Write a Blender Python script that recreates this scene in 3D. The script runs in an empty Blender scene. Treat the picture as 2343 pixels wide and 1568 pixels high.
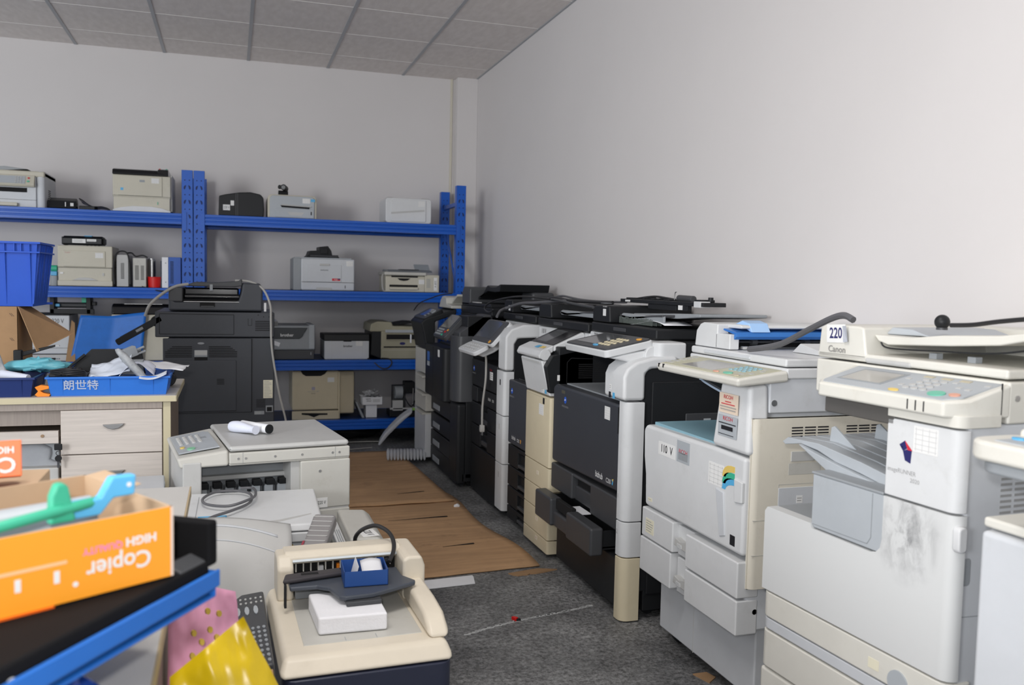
import bpy, bmesh, math, random
from mathutils import Vector, Matrix, Euler, noise
C = bpy.context.scene.collection
R = math.radians
random.seed(7)
# ---------------------------------------------------------------- materials
MATS = {}
def mat(name, col, rough=.45, metal=0., dirt=0., dcol=(.25,.23,.2), scale=6., bump=0., bscale=200., trans=0., alpha=1., coat=0., mottle=.04, spec=.5, ior=1.45):
    if name in MATS: return MATS[name]
    m = bpy.data.materials.new(name); m.use_nodes = True
    nt = m.node_tree; b = nt.nodes['Principled BSDF']
    b.inputs['Roughness'].default_value = rough; b.inputs['Metallic'].default_value = metal
    b.inputs['Specular IOR Level'].default_value = spec; b.inputs['IOR'].default_value = ior
    b.inputs['Transmission Weight'].default_value = trans; b.inputs['Alpha'].default_value = alpha
    b.inputs['Coat Weight'].default_value = coat
    tc = nt.nodes.new('ShaderNodeTexCoord')
    n1 = nt.nodes.new('ShaderNodeTexNoise'); n1.inputs['Scale'].default_value = scale; n1.inputs['Detail'].default_value = 6; n1.inputs['Roughness'].default_value = .65
    nt.links.new(tc.outputs['Object'], n1.inputs['Vector'])
    cr = nt.nodes.new('ShaderNodeValToRGB'); e = cr.color_ramp.elements
    e[0].position = .3; e[1].position = .7
    e[0].color = (*[max(0, c*(1-mottle)) for c in col], 1); e[1].color = (*[min(1, c*(1+mottle)) for c in col], 1)
    nt.links.new(n1.outputs['Fac'], cr.inputs['Fac'])
    out = cr.outputs['Color']
    if dirt > 0:
        n2 = nt.nodes.new('ShaderNodeTexNoise'); n2.inputs['Scale'].default_value = scale*1.7; n2.inputs['Detail'].default_value = 10; n2.inputs['Roughness'].default_value = .75
        mp = nt.nodes.new('ShaderNodeMapping'); mp.inputs['Location'].default_value = (3.1, 1.7, 5.3)
        nt.links.new(tc.outputs['Object'], mp.inputs['Vector']); nt.links.new(mp.outputs['Vector'], n2.inputs['Vector'])
        r2 = nt.nodes.new('ShaderNodeMapRange'); r2.inputs['From Min'].default_value = .56; r2.inputs['From Max'].default_value = .8; r2.inputs['To Max'].default_value = dirt
        nt.links.new(n2.outputs['Fac'], r2.inputs['Value'])
        mx = nt.nodes.new('ShaderNodeMix'); mx.data_type = 'RGBA'; mx.inputs['B'].default_value = (*dcol, 1)
        nt.links.new(r2.outputs['Result'], mx.inputs['Factor']); nt.links.new(out, mx.inputs['A']); out = mx.outputs['Result']
    nt.links.new(out, b.inputs['Base Color'])
    if bump > 0:
        n3 = nt.nodes.new('ShaderNodeTexNoise'); n3.inputs['Scale'].default_value = bscale; n3.inputs['Detail'].default_value = 3
        nt.links.new(tc.outputs['Object'], n3.inputs['Vector'])
        bp = nt.nodes.new('ShaderNodeBump'); bp.inputs['Strength'].default_value = bump; bp.inputs['Distance'].default_value = .002
        nt.links.new(n3.outputs['Fac'], bp.inputs['Height']); nt.links.new(bp.outputs['Normal'], b.inputs['Normal'])
    MATS[name] = m; return m
WHT = mat('white_plastic', (.66,.67,.68), .4, dirt=.35, dcol=(.42,.41,.38), bump=.05, bscale=500)
GRW = mat('grey_white_plastic', (.58,.60,.63), .42, dirt=.3, dcol=(.4,.4,.38), bump=.05, bscale=500)
CRM = mat('cream_plastic', (.68,.665,.61), .42, dirt=.35, dcol=(.45,.4,.3), bump=.05, bscale=500)
YEL = mat('yellowed_plastic', (.67,.63,.54), .42, dirt=.4, dcol=(.4,.33,.22), bump=.05, bscale=500)
IVO = mat('ivory_plastic', (.68,.60,.43), .38, dirt=.2, dcol=(.5,.4,.25))
BEI = mat('beige_plastic', (.54,.53,.49), .45, dirt=.5, dcol=(.3,.27,.2), bump=.05, bscale=500)
SHB = mat('shelf_beige_plastic', (.56,.53,.44), .45, dirt=.3, dcol=(.3,.27,.2))
OLV = mat('olive_beige_plastic', (.36,.34,.25), .45, dirt=.3, dcol=(.2,.18,.12))
TAN = mat('warm_beige_plastic', (.74,.67,.55), .4, dirt=.25, dcol=(.45,.38,.27))
GRY = mat('grey_plastic', (.30,.32,.34), .42, dirt=.2)
MGR = mat('mid_grey_plastic', (.42,.45,.48), .42, dirt=.2)
LGR = mat('light_grey_plastic', (.50,.50,.49), .45, dirt=.35, dcol=(.3,.3,.28))
DGR = mat('dark_grey_plastic', (.055,.057,.062), .4, bump=.15, bscale=700)
BLK = mat('black_plastic', (.016,.017,.019), .42, bump=.1, bscale=600, spec=.3)
GLB = mat('gloss_black_plastic', (.01,.01,.012), .12)
CHR = mat('charcoal_plastic', (.046,.050,.060), .42, dirt=.25, dcol=(.09,.09,.1), bump=.15, bscale=700)
NVY = mat('navy_plastic', (.028,.033,.06), .35, dirt=.2, dcol=(.08,.08,.1))
GAP = mat('dark_gap', (.006,.006,.007), .8)
SCR = mat('dull_screen_glass', (.10,.105,.11), .12, coat=.3)
SCL = mat('grey_screen_glass', (.38,.37,.35), .15)
BLU = mat('blue_crate_plastic', (.014,.085,.52), .35, dirt=.1, dcol=(.1,.2,.5))
BLT = mat('blue_tray_plastic', (.03,.17,.62), .35, dirt=.15, dcol=(.15,.25,.5))
DBL = mat('dark_blue_tray_plastic', (.012,.03,.14), .4)
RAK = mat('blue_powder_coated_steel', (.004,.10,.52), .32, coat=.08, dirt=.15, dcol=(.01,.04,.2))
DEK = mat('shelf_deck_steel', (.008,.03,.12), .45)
MET = mat('bright_steel', (.6,.6,.6), .28, metal=1., mottle=.1)
PAP = mat('white_paper', (.82,.83,.86), .7)
PBL = mat('bluish_paper', (.7,.73,.84), .7)
LBL = mat('label_paper', (.78,.78,.77), .6)
LBY = mat('cream_label_paper', (.78,.74,.58), .6)
INK = mat('black_ink', (.012,.012,.016), .5)
INV = mat('navy_ink', (.02,.02,.12), .5)
GIK = mat('grey_ink', (.33,.33,.33), .5)
RIK = mat('red_ink', (.62,.03,.05), .5)
WIK = mat('white_ink', (.8,.8,.8), .5)
CAR = mat('corrugated_cardboard', (.36,.22,.115), .85, dirt=.3, dcol=(.15,.09,.05), scale=5, mottle=.12)
CAL = mat('pale_cardboard', (.52,.37,.24), .85, mottle=.06)
ORG = mat('orange_box_print', (.95,.36,.025), .4, mottle=.03)
ORD = mat('red_orange_box_print', (.85,.14,.01), .4, mottle=.03)
ORP = mat('orange_plastic', (.85,.26,.02), .4)
GRN = mat('green_plastic', (.05,.45,.28), .4)
GRB = mat('green_button', (.14,.5,.36), .4)
CYN = mat('cyan_plastic', (.10,.42,.72), .4)
SKY = mat('sky_blue_plastic', (.35,.55,.85), .4)
TEA = mat('pale_teal_plastic', (.24,.42,.50), .45)
YBT = mat('yellow_button', (.75,.55,.15), .4)
OBT = mat('amber_button', (.8,.38,.05), .4)
RED = mat('red_plastic', (.65,.01,.01), .4)
CAB = mat('black_cable', (.02,.02,.022), .4)
CBG = mat('grey_cable', (.11,.11,.12), .4)
CBL = mat('pale_grey_cable', (.40,.39,.37), .45)
FOM = mat('white_foam', (.85,.85,.88), .75, bump=.5, bscale=160)
PNK = mat('pink_bag_film', (.78,.36,.52), .28, mottle=.08, bump=.2, bscale=25)
YBG = mat('yellow_bag_film', (.56,.39,.005), .3, mottle=.12, scale=9, bump=.25, bscale=9)
TBG = mat('teal_bag_film', (.13,.42,.50), .3, mottle=.2)
SIL = mat('grey_film', (.45,.46,.48), .22, mottle=.25, scale=20)
CLR = mat('clear_film', (.8,.82,.86), .12, trans=.55, mottle=.1, spec=.8, ior=1.15)
FLM = mat('cloudy_film', (.62,.65,.72), .2, trans=.3, mottle=.2, ior=1.15)
SMK = mat('smoky_blue_clear_plastic', (.08,.28,.75), .1, trans=.4, ior=1.1)
DRT = mat('toner_dust', (.12,.12,.12), .9)

# ---------------------------------------------------------------- mesh builder
AX = {'x': (Vector((0,1,0)), Vector((0,0,1)), Vector((1,0,0))),
      'y': (Vector((1,0,0)), Vector((0,0,1)), Vector((0,1,0))),
      'z': (Vector((1,0,0)), Vector((0,1,0)), Vector((0,0,1)))}
class MB:
    def __init__(s): s.v = []; s.f = []; s.M = None
    def at(s, M): s.M = M; return s
    def add(s, vs, fs):
        k = len(s.v)
        for p in vs:
            p = Vector(p); s.v.append(s.M @ p if s.M else p)
        for q in fs: s.f.append([i+k for i in q])
        return s
    def box(s, x0, x1, y0, y1, z0, z1):
        return s.add([(x0,y0,z0),(x1,y0,z0),(x1,y1,z0),(x0,y1,z0),(x0,y0,z1),(x1,y0,z1),(x1,y1,z1),(x0,y1,z1)],
                     [(0,3,2,1),(4,5,6,7),(0,1,5,4),(1,2,6,5),(2,3,7,6),(3,0,4,7)])
    def hexa(s, lo, hi, z0, z1):          # frustum between two rectangles (x0,x1,y0,y1)
        a, b, c, d = lo; e, f, g, h = hi
        return s.add([(a,c,z0),(b,c,z0),(b,d,z0),(a,d,z0),(e,g,z1),(f,g,z1),(f,h,z1),(e,h,z1)],
                     [(0,3,2,1),(4,5,6,7),(0,1,5,4),(1,2,6,5),(2,3,7,6),(3,0,4,7)])
    def oct(s, p): return s.add(p, [(0,3,2,1),(4,5,6,7),(0,1,5,4),(1,2,6,5),(2,3,7,6),(3,0,4,7)])
    def prism(s, ax, poly, a, b):
        U, V, N = AX[ax]; n = len(poly)
        vs = [U*p[0]+V*p[1]+N*a for p in poly] + [U*p[0]+V*p[1]+N*b for p in poly]
        return s.add(vs, [list(range(n))[::-1], list(range(n, 2*n))] + [(i, (i+1) % n, n+(i+1) % n, n+i) for i in range(n)])
    def cyl(s, p0, p1, r0, r1=None, n=20):
        r1 = r0 if r1 is None else r1
        p0 = Vector(p0); p1 = Vector(p1); d = (p1-p0).normalized()
        u = d.orthogonal().normalized(); w = d.cross(u)
        vs = []
        for p, r in ((p0, r0), (p1, r1)):
            for i in range(n):
                a = 2*math.pi*i/n; vs.append(p+(u*math.cos(a)+w*math.sin(a))*r)
        return s.add(vs, [list(range(n))[::-1], list(range(n, 2*n))] + [(i, (i+1) % n, n+(i+1) % n, n+i) for i in range(n)])
    def tube(s, pts, r, n=8, sub=8):
        P = [Vector(p) for p in pts]
        if len(P) > 2 and sub > 1:
            Q = []
            for i in range(len(P)-1):
                a = P[max(i-1, 0)]; b = P[i]; c = P[i+1]; d = P[min(i+2, len(P)-1)]
                for k in range(sub):
                    t = k/sub
                    Q.append(.5*((2*b)+(c-a)*t+(2*a-5*b+4*c-d)*t*t+(3*b-a-3*c+d)*t**3))
            Q.append(P[-1]); P = Q
        k0 = None; vs = []; m = len(P); u = None
        for i, p in enumerate(P):
            d = (P[min(i+1, m-1)]-P[max(i-1, 0)]).normalized()
            if u is None: u = d.orthogonal().normalized()
            u = (u-d*u.dot(d)).normalized(); w = d.cross(u)
            rr = r(i/(m-1)) if callable(r) else r
            for j in range(n):
                a = 2*math.pi*j/n; vs.append(p+(u*math.cos(a)+w*math.sin(a))*rr)
        fs = [list(range(n))[::-1], list(range((m-1)*n, m*n))]
        for i in range(m-1):
            for j in range(n): fs.append((i*n+j, i*n+(j+1) % n, (i+1)*n+(j+1) % n, (i+1)*n+j))
        return s.add(vs, fs)
    def ball(s, c, rx, ry=None, rz=None, n=20, m=12, f=None, e=1.):
        ry = rx if ry is None else ry; rz = rx if rz is None else rz
        c = Vector(c); vs = [c+Vector((0,0,-rz))]
        pw = lambda v: math.copysign(abs(v)**e, v)
        for i in range(1, m):
            th = -math.pi/2+math.pi*i/m
            for j in range(n):
                a = 2*math.pi*j/n
                p = Vector((pw(math.cos(th))*pw(math.cos(a))*rx, pw(math.cos(th))*pw(math.sin(a))*ry, pw(math.sin(th))*rz))
                vs.append(c+(f(p) if f else p))
        vs.append(c+Vector((0,0,rz)))
        fs = [(0, 1+(j+1) % n, 1+j) for j in range(n)]
        for i in range(m-2):
            for j in range(n): fs.append((1+i*n+j, 1+i*n+(j+1) % n, 1+(i+1)*n+(j+1) % n, 1+(i+1)*n+j))
        k = 1+(m-2)*n; fs += [(k+j, k+(j+1) % n, len(vs)-1) for j in range(n)]
        return s.add(vs, fs)
    def grid(s, f, nu, nv):
        vs = [f(i/nu, j/nv) for j in range(nv+1) for i in range(nu+1)]
        return s.add(vs, [(j*(nu+1)+i, j*(nu+1)+i+1, (j+1)*(nu+1)+i+1, (j+1)*(nu+1)+i) for j in range(nv) for i in range(nu)])
    def build(s, name, m, parent=None, bev=0., seg=2, ang=35, solid=0., subd=0, smooth=True):
        me = bpy.data.meshes.new(name)
        me.from_pydata([tuple(v) for v in s.v], [], s.f)
        me.update()
        bm = bmesh.new(); bm.from_mesh(me); bmesh.ops.recalc_face_normals(bm, faces=bm.faces); bm.to_mesh(me); bm.free()
        me.materials.append(m)
        if smooth:
            for p in me.polygons: p.use_smooth = True
            me.set_sharp_from_angle(angle=R(ang))
        o = bpy.data.objects.new(name, me); C.objects.link(o)
        if parent: o.parent = parent
        if solid: k = o.modifiers.new('solid', 'SOLIDIFY'); k.thickness = solid; k.offset = 0
        if subd: k = o.modifiers.new('subd', 'SUBSURF'); k.levels = subd; k.render_levels = subd
        if bev:
            k = o.modifiers.new('bevel', 'BEVEL'); k.width = bev; k.segments = seg; k.limit_method = 'ANGLE'; k.angle_limit = R(ang); k.harden_normals = True
        return o
def tag(o, label, cat, group=None, kind=None):
    o['label'] = label
    if cat: o['category'] = cat
    if group: o['group'] = group
    if kind: o['kind'] = kind
    return o
def thing(name, label, cat, loc=(0,0,0), rz=0, group=None, rot=None):
    o = bpy.data.objects.new(name, None); C.objects.link(o); o.empty_display_size = .05
    o.location = loc; o.rotation_euler = rot if rot else (0, 0, R(rz))
    return tag(o, label, cat, group)
def bx(name, m, par, x0, x1, y0, y1, z0, z1, bev=.004, seg=2):
    return MB().box(x0, x1, y0, y1, z0, z1).build(name, m, par, bev, seg)
# planes: front (facing -y), right (facing +x), top (facing +z)
def plane(kind, p, rot=0.):
    u, v, n = {'f': ((1,0,0),(0,0,1),(0,-1,0)), 'r': ((0,1,0),(0,0,1),(1,0,0)), 't': ((1,0,0),(0,1,0),(0,0,1)), 'l': ((0,-1,0),(0,0,1),(-1,0,0))}[kind] if isinstance(kind, str) else kind
    M = Matrix((u, v, n)).transposed().to_4x4()
    M.translation = Vector(p)
    return M @ Matrix.Rotation(R(rot), 4, 'Z')
TXT = {}
def text(name, s, M, size, m, par, align='CENTER', wx=1., bold=0., ext=.0004):
    key = (s, align, bold)
    if key not in TXT:
        cu = bpy.data.curves.new('t', 'FONT'); cu.body = s; cu.align_x = align; cu.align_y = 'CENTER'; cu.extrude = 0; cu.offset = bold; cu.resolution_u = 3
        ob = bpy.data.objects.new('t', cu); C.objects.link(ob)
        dg = bpy.context.evaluated_depsgraph_get(); dg.update()
        me = bpy.data.meshes.new_from_object(ob.evaluated_get(dg)); bpy.data.objects.remove(ob); bpy.data.curves.remove(cu)
        TXT[key] = me
    me = TXT[key].copy(); me.name = name
    me.transform(M @ Matrix.Translation((0,0,ext)) @ Matrix.Diagonal((size*wx, size, 1, 1)))
    me.materials.clear(); me.materials.append(m)
    for p in me.polygons: p.material_index = 0
    o = bpy.data.objects.new(name, me); C.objects.link(o); o.parent = par
    return o
def sticker(par, M, w, h, m=None, name='sticker', txt=None, size=None, ink=None, wx=1., bold=0., lines=0, t=.0006, lcol=None, curl=0):
    b = MB().at(M); b.box(-w/2, w/2, -h/2, h/2, -.0004, t)
    o = b.build(name, m or LBL, par)
    if txt: text('printed_text', txt, M @ Matrix.Translation((0,0,t)), size or h*.7, ink or INK, o, wx=wx, bold=bold)
    if lines:
        b = MB().at(M); random.seed(int(w*1e5)+lines)
        for i in range(lines):
            y = h/2-(i+1)*h/(lines+1); a = -w*.42; e = w*(.15+.27*random.random())
            b.box(a, e, y-h/(lines+1)*.14, y+h/(lines+1)*.14, t, t+.0003)
        b.build('printed_lines', lcol or GIK, o)
    return o
def gridsticker(par, M, w, h):     # the small white date-grid sticker the dealer puts on many machines
    o = MB().at(M).box(-w/2, w/2, -h/2, h/2, -.0004, .0006).build('date_sticker', LBL, par)
    b = MB().at(M)
    for i in range(5):
        y = h*(-.38+i*.19)
        b.box(-w*.45, w*.45, y-h*.012, y+h*.012, .0006, .0009)
    for i in range(4):
        x = w*(-.4+i*.27); b.box(x-w*.01, x+w*.01, -h*.45, h*.45, .0006, .0009)
    b.build('ruled_lines', mat('faint_ink', (.60,.60,.60), .5), o); return o
def vents(par, M, w, h, n, m=GAP, cols=1, name='vent', fill=.45):
    b = MB().at(M)
    for c in range(cols):
        x0 = -w/2+c*w/cols+(.01*w if cols > 1 else 0); x1 = -w/2+(c+1)*w/cols-(.04*w if cols > 1 else 0)
        for i in range(n):
            y = -h/2+(i+.5)*h/n; b.box(x0, x1, y-h/n*fill/2, y+h/n*fill/2, -.002, .0006)
    return b.build(name, m, par)
def seam(par, M, pts, w=.002, m=GAP, name='seam'):
    b = MB().at(M)
    for (x0, y0), (x1, y1) in zip(pts[:-1], pts[1:]):
        d = Vector((x1-x0, y1-y0, 0)); L = d.length; d /= L; nn = Vector((-d.y, d.x, 0))*w/2
        p = Vector((x0, y0, 0)); q = Vector((x1, y1, 0)); z0 = Vector((0,0,-.002)); z1 = Vector((0,0,.0006))
        b.oct([p-nn+z0, q-nn+z0, q+nn+z0, p+nn+z0, p-nn+z1, q-nn+z1, q+nn+z1, p+nn+z1])
    return b.build(name, m, par)
def rrect(x0, x1, y0, y1, r, n=4, corners=(1,1,1,1)):   # bl, br, tr, tl
    out = []
    for k, (cx, cy, a0) in enumerate(((x0+r, y0+r, 180), (x1-r, y0+r, 270), (x1-r, y1-r, 0), (x0+r, y1-r, 90))):
        if corners[k]:
            for i in range(n+1):
                a = R(a0+90*i/n); out.append((cx+r*math.cos(a), cy+r*math.sin(a)))
        else: out.append(((x0, x1, x1, x0)[k], (y0, y0, y1, y1)[k]))
    return out
def cable(name, pts, r, m, label, cat='cable', par=None, n=8):
    o = MB().tube(pts, r, n).build(name, m, par)
    if par is None: tag(o, label, cat)
    return o
# ---------------------------------------------------------------- room
def struct(name, o): o['kind'] = 'structure'; return o
XW, YW, ZC = 1.965, 7.27, 2.955
WALL = mat('painted_plaster', (.70,.672,.665), .7, mottle=.015, scale=1.5, bump=.05, bscale=40)
def ceiling_mat():
    m = bpy.data.materials.new('ceiling_tiles'); m.use_nodes = True; nt = m.node_tree; b = nt.nodes['Principled BSDF']
    tc = nt.nodes.new('ShaderNodeTexCoord'); sp = nt.nodes.new('ShaderNodeSeparateXYZ'); nt.links.new(tc.outputs['Object'], sp.inputs[0])
    n = nt.nodes.new('ShaderNodeTexNoise'); n.inputs['Scale'].default_value = 28; n.inputs['Detail'].default_value = 6
    mp = nt.nodes.new('ShaderNodeMapping'); mp.inputs['Scale'].default_value = (1, .35, 1)
    nt.links.new(tc.outputs['Object'], mp.inputs[0]); nt.links.new(mp.outputs[0], n.inputs['Vector'])
    cr = nt.nodes.new('ShaderNodeValToRGB'); e = cr.color_ramp.elements
    e[0].color = (.74,.69,.66,1); e[1].color = (.82,.77,.74,1); e[0].position = .35; e[1].position = .7
    nt.links.new(n.outputs['Fac'], cr.inputs['Fac']); nt.links.new(cr.outputs[0], b.inputs['Base Color'])
    b.inputs['Roughness'].default_value = .8
    bp = nt.nodes.new('ShaderNodeBump'); bp.inputs['Strength'].default_value = .3; bp.inputs['Distance'].default_value = .003
    nt.links.new(n.outputs['Fac'], bp.inputs['Height']); nt.links.new(bp.outputs[0], b.inputs['Normal'])
    return m
def floor_mat():
    m = bpy.data.materials.new('worn_speckled_concrete'); m.use_nodes = True; nt = m.node_tree; b = nt.nodes['Principled BSDF']
    tc = nt.nodes.new('ShaderNodeTexCoord')
    def nz(s, d, r=.6):
        n = nt.nodes.new('ShaderNodeTexNoise'); n.inputs['Scale'].default_value = s; n.inputs['Detail'].default_value = d; n.inputs['Roughness'].default_value = r
        nt.links.new(tc.outputs['Object'], n.inputs['Vector']); return n.outputs['Fac']
    def ramp(f, a, b_, ca, cb):
        c = nt.nodes.new('ShaderNodeValToRGB'); c.color_ramp.elements[0].position = a; c.color_ramp.elements[1].position = b_
        c.color_ramp.elements[0].color = (*ca, 1); c.color_ramp.elements[1].color = (*cb, 1); nt.links.new(f, c.inputs[0]); return c.outputs[0]
    def mix(f, a, b_, mode='MIX'):
        k = nt.nodes.new('ShaderNodeMix'); k.data_type = 'RGBA'; k.blend_type = mode
        if isinstance(f, float): k.inputs['Factor'].default_value = f
        else: nt.links.new(f, k.inputs['Factor'])
        nt.links.new(a, k.inputs['A']); nt.links.new(b_, k.inputs['B']); return k.outputs['Result']
    big = ramp(nz(2.2, 6, .7), .35, .68, (.085,.086,.088), (.26,.262,.262))
    fine = ramp(nz(55, 6, .85), .40, .62, (.42,.42,.42), (1.75,1.75,1.75))
    o = mix(1., big, fine, 'MULTIPLY')
    v = nt.nodes.new('ShaderNodeTexVoronoi'); v.inputs['Scale'].default_value = 60; nt.links.new(tc.outputs['Object'], v.inputs['Vector'])
    sp = ramp(v.outputs['Distance'], .1, .22, (1,1,1), (0,0,0))
    lt = nt.nodes.new('ShaderNodeRGB'); lt.outputs[0].default_value = (.2,.21,.21,1)
    m2 = nt.nodes.new('ShaderNodeMath'); m2.operation = 'MULTIPLY'; m2.inputs[1].default_value = .5; nt.links.new(sp, m2.inputs[0])
    o = mix(m2.outputs[0], o, lt.outputs[0])
    nt.links.new(o, b.inputs['Base Color']); b.inputs['Roughness'].default_value = .55
    bp = nt.nodes.new('ShaderNodeBump'); bp.inputs['Strength'].default_value = .2; bp.inputs['Distance'].default_value = .002
    nt.links.new(fine, bp.inputs['Height']); nt.links.new(bp.outputs[0], b.inputs['Normal'])
    return m
struct('floor', MB().box(-4, XW+.1, -2.5, YW+.1, -.1, 0).build('floor', floor_mat()))
struct('wall_back', MB().box(-4, XW+.1, YW, YW+.1, -.1, 3.2).build('wall_back', WALL))
struct('wall_right', MB().box(XW, XW+.1, -2.5, YW, -.1, 3.2).build('wall_right', WALL))
struct('ceiling', MB().box(-4, XW, -2.5, YW, ZC, ZC+.08).build('ceiling', ceiling_mat()))
struct('trim_1', MB().box(1.79, XW, 7.16, YW, 0, ZC).build('trim_1', WALL, bev=.003))
tr = MB().box(1.755, 1.772, YW-.012, YW, 0, ZC).build('trim_2', mat('cream_conduit', (.66,.62,.52), .5)); struct('trim_2', tr)
g = MB()
for i in range(-6, 4): g.box(.125+.612*i-.011, .125+.612*i+.011, -2.5, YW, ZC-.004, ZC)
g = g.build('trim_3', mat('ceiling_grid_grey', (.42,.43,.45), .5)); struct('trim_3', g)
g = MB()
for k in range(16): g.box(-4, XW, YW-.43-.61*k-.004, YW-.43-.61*k+.004, ZC-.002, ZC)
g = g.build('trim_4', mat('ceiling_grid_pale', (.75,.72,.70), .5)); struct('trim_4', g)
# chalk-like scrape on the floor
o = MB()
for i in range(34):
    t = i/33; x = .80+.53*t+random.uniform(-.004,.004); y = 2.92+.16*t+.012*math.sin(5*t); w = .006+.008*random.random()
    o.box(x-.012, x+.012, y-w/2, y+w/2, -.001, .0008)
sm = o.build('pale_scrape_mark', mat('chalky_scrape', (.50,.51,.51), .9), bpy.data.objects['floor'])
# ---------------------------------------------------------------- storage racks
def upright(par, x, y, flip=False):
    b = MB(); w = .074
    b.box(x, x+w, y, y+.003, .0, 2.0).box(x, x+.003, y, y+.06, 0, 2.0).box(x+w-.003, x+w, y, y+.06, 0, 2.0)
    b.box(x, x+.018, y+.057, y+.06, 0, 2.0).box(x+w-.018, x+w, y+.057, y+.06, 0, 2.0)
    b.box(x, x+w, y-.012, y+.068, 0, .006)
    o = b.build('upright_post', RAK, par, .0015)
    h = MB(); M = plane('f', (x, y, 0)); e = MB()
    for i in range(38):
        z = .05+i*.0508
        for cx, s in ((.022, 1), (.052, -1)):
            if i % 2 == 0:
                h.at(M).prism('z', [(cx+s*.009, z+.016), (cx-s*.004, z+.011), (cx-s*.009, z-.004), (cx-s*.004, z-.016), (cx+s*.002, z-.01)], -.001, .0006)
                e.at(M).prism('z', [(cx-s*.004, z-.016), (cx-s*.009, z-.004), (cx-s*.012, z-.002), (cx-s*.009, z-.018)], 0, .0025)
            else: h.at(M).prism('z', [(cx+.0045*math.cos(a*.785), z+.0045*math.sin(a*.785)) for a in range(8)], -.001, .0006)
    h.build('keyhole_slots', mat('slot_shadow', (.004,.02,.11), .6), o); e.build('slot_lips', RAK, o)
    return o
def rack(x0, x1, label, px0, px1):
    t = thing('storage_rack', label, 'storage rack', (0,0,0), group='blue steel storage racks')
    for x in (px0, px1):
        upright(t, x, 6.6); upright(t, x, 7.13)
        for z in (.3, 1.05, 1.85): MB().box(x+.02, x+.05, 6.62, 7.15, z, z+.03).build('side_rail', RAK, t, .002)
        for z in (.33, 1.1): MB().oct([(x+.03,6.64,z),(x+.04,6.64,z),(x+.04,7.14,z+.62),(x+.03,7.14,z+.62),(x+.03,6.64,z+.03),(x+.04,6.64,z+.03),(x+.04,7.14,z+.66),(x+.03,7.14,z+.66)]).build('diagonal_brace', RAK, t)
    for z in ZS:
        for y, n in ((6.598, 0), (7.14, 1)):
            b = MB(); s = 1 if n else 1
            pr = [(y,z-.075),(y,z-.056),(y+.005,z-.054),(y+.005,z-.047),(y,z-.045),(y,z-.030),(y+.005,z-.028),(y+.005,z-.021),(y,z-.019),(y,z),(y+.04,z),(y+.04,z-.075)]
            b.prism('x', pr, px0+.074, px1)
            bm = b.build('beam', RAK, t, .0015)
            for xx in (px0+.045, px1+.003): MB().box(xx, xx+.029 , y-.004, y+.002, z-.12, z+.01).build('end_plate', RAK, bm, .001)
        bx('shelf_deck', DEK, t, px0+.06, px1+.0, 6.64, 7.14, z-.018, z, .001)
    return t
ZS = (1.695, 1.168, .65, .195)
rack(0, 0, 'blue steel shelving unit on the left, behind the desk and crate', -2.25, -.335)
rack(0, 0, 'blue steel shelving unit on the right, reaching to the room corner', -.256, 1.657)
# ---------------------------------------------------------------- copiers along the right wall (local x = along the front, y = depth, z = up)
def key_grid(par, M, nx, ny, dx, dy, sx, sy, m, name='number_keys', h=.003):
    b = MB().at(M)
    for i in range(nx):
        for j in range(ny):
            x = (i-(nx-1)/2)*dx; y = (j-(ny-1)/2)*dy; b.prism('z', [(x+sx*math.cos(a*.785), y+sy*math.sin(a*.785)) for a in range(8)], -.001, h)
    return b.build(name, m, par)
def oval(par, M, rx, ry, m, name, h=.003, n=16):
    return MB().at(M).prism('z', [(rx*math.cos(2*math.pi*i/n), ry*math.sin(2*math.pi*i/n)) for i in range(n)], -.001, h).build(name, m, par)
def casters(par, pts, r=.035):
    for x, y in pts:
        b = MB().cyl((x-.012, y, r), (x+.012, y, r), r).cyl((x, y, r), (x, y, .075), .01)
        b.build('caster', BLK, par, .002)
def circle_logo(par, M, r, txt):
    o = oval(par, M, r, r*1.15, mat('blue_globe_mark', (.03,.12,.6), .4), 'globe_logo', .0008)
    MB().at(M).box(-r*.75, r*.35, -r*.12, r*.12, .0008, .0011).box(-r*.3, r*.5, r*.25, r*.4, .0008, .0011).build('globe_stripes', WIK, o)
    text('logo_text', txt, M @ Matrix.Translation((0, -r*2.2, 0)), r*.85, GIK, par, wx=.8)
# ===== cream copier, second from the right edge
T = thing('photocopier', 'cream photocopier marked 220 with toner smudges on its front door', 'photocopier', (1.263,1.889,0), -86.6)
b = MB().prism('z', rrect(.05,.612,.0,.63,.025), .05, .31)
bx('base_cabinet', CRM, T, .05,.612,.004,.63,.03,.305,.008)
casters(T, ((.1,.1),(.56,.1),(.1,.55),(.56,.55)))
body = MB().box(.052,.607,.029,.63,.31,.70).box(.43,.607,.029,.63,.69,1.0).box(.052,.44,.44,.63,.69,1.0).build('main_body', GRW, T, .006)
b = MB().prism('z', rrect(.047,.612,.0,.06,.03,4,(1,1,0,0)), .312, .403); o = b.build('drawer', CRM, T, .003)
b = MB().prism('z', rrect(.047,.612,.002,.06,.03,4,(1,1,0,0)), .408, .434); b.build('drawer_rail', GRW, T, .002)
b = MB().prism('z', rrect(.047,.612,.0,.06,.03,4,(1,1,0,0)), .438, .500); o = b.build('drawer', CRM, T, .003)
sticker(o, plane('f', (.427,0,.466)), .03, .022, LBY, 'paper_size_card')
oval(o, plane('f', (.495,0,.455)), .026, .026, MGR, 'push_button', .004)
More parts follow.
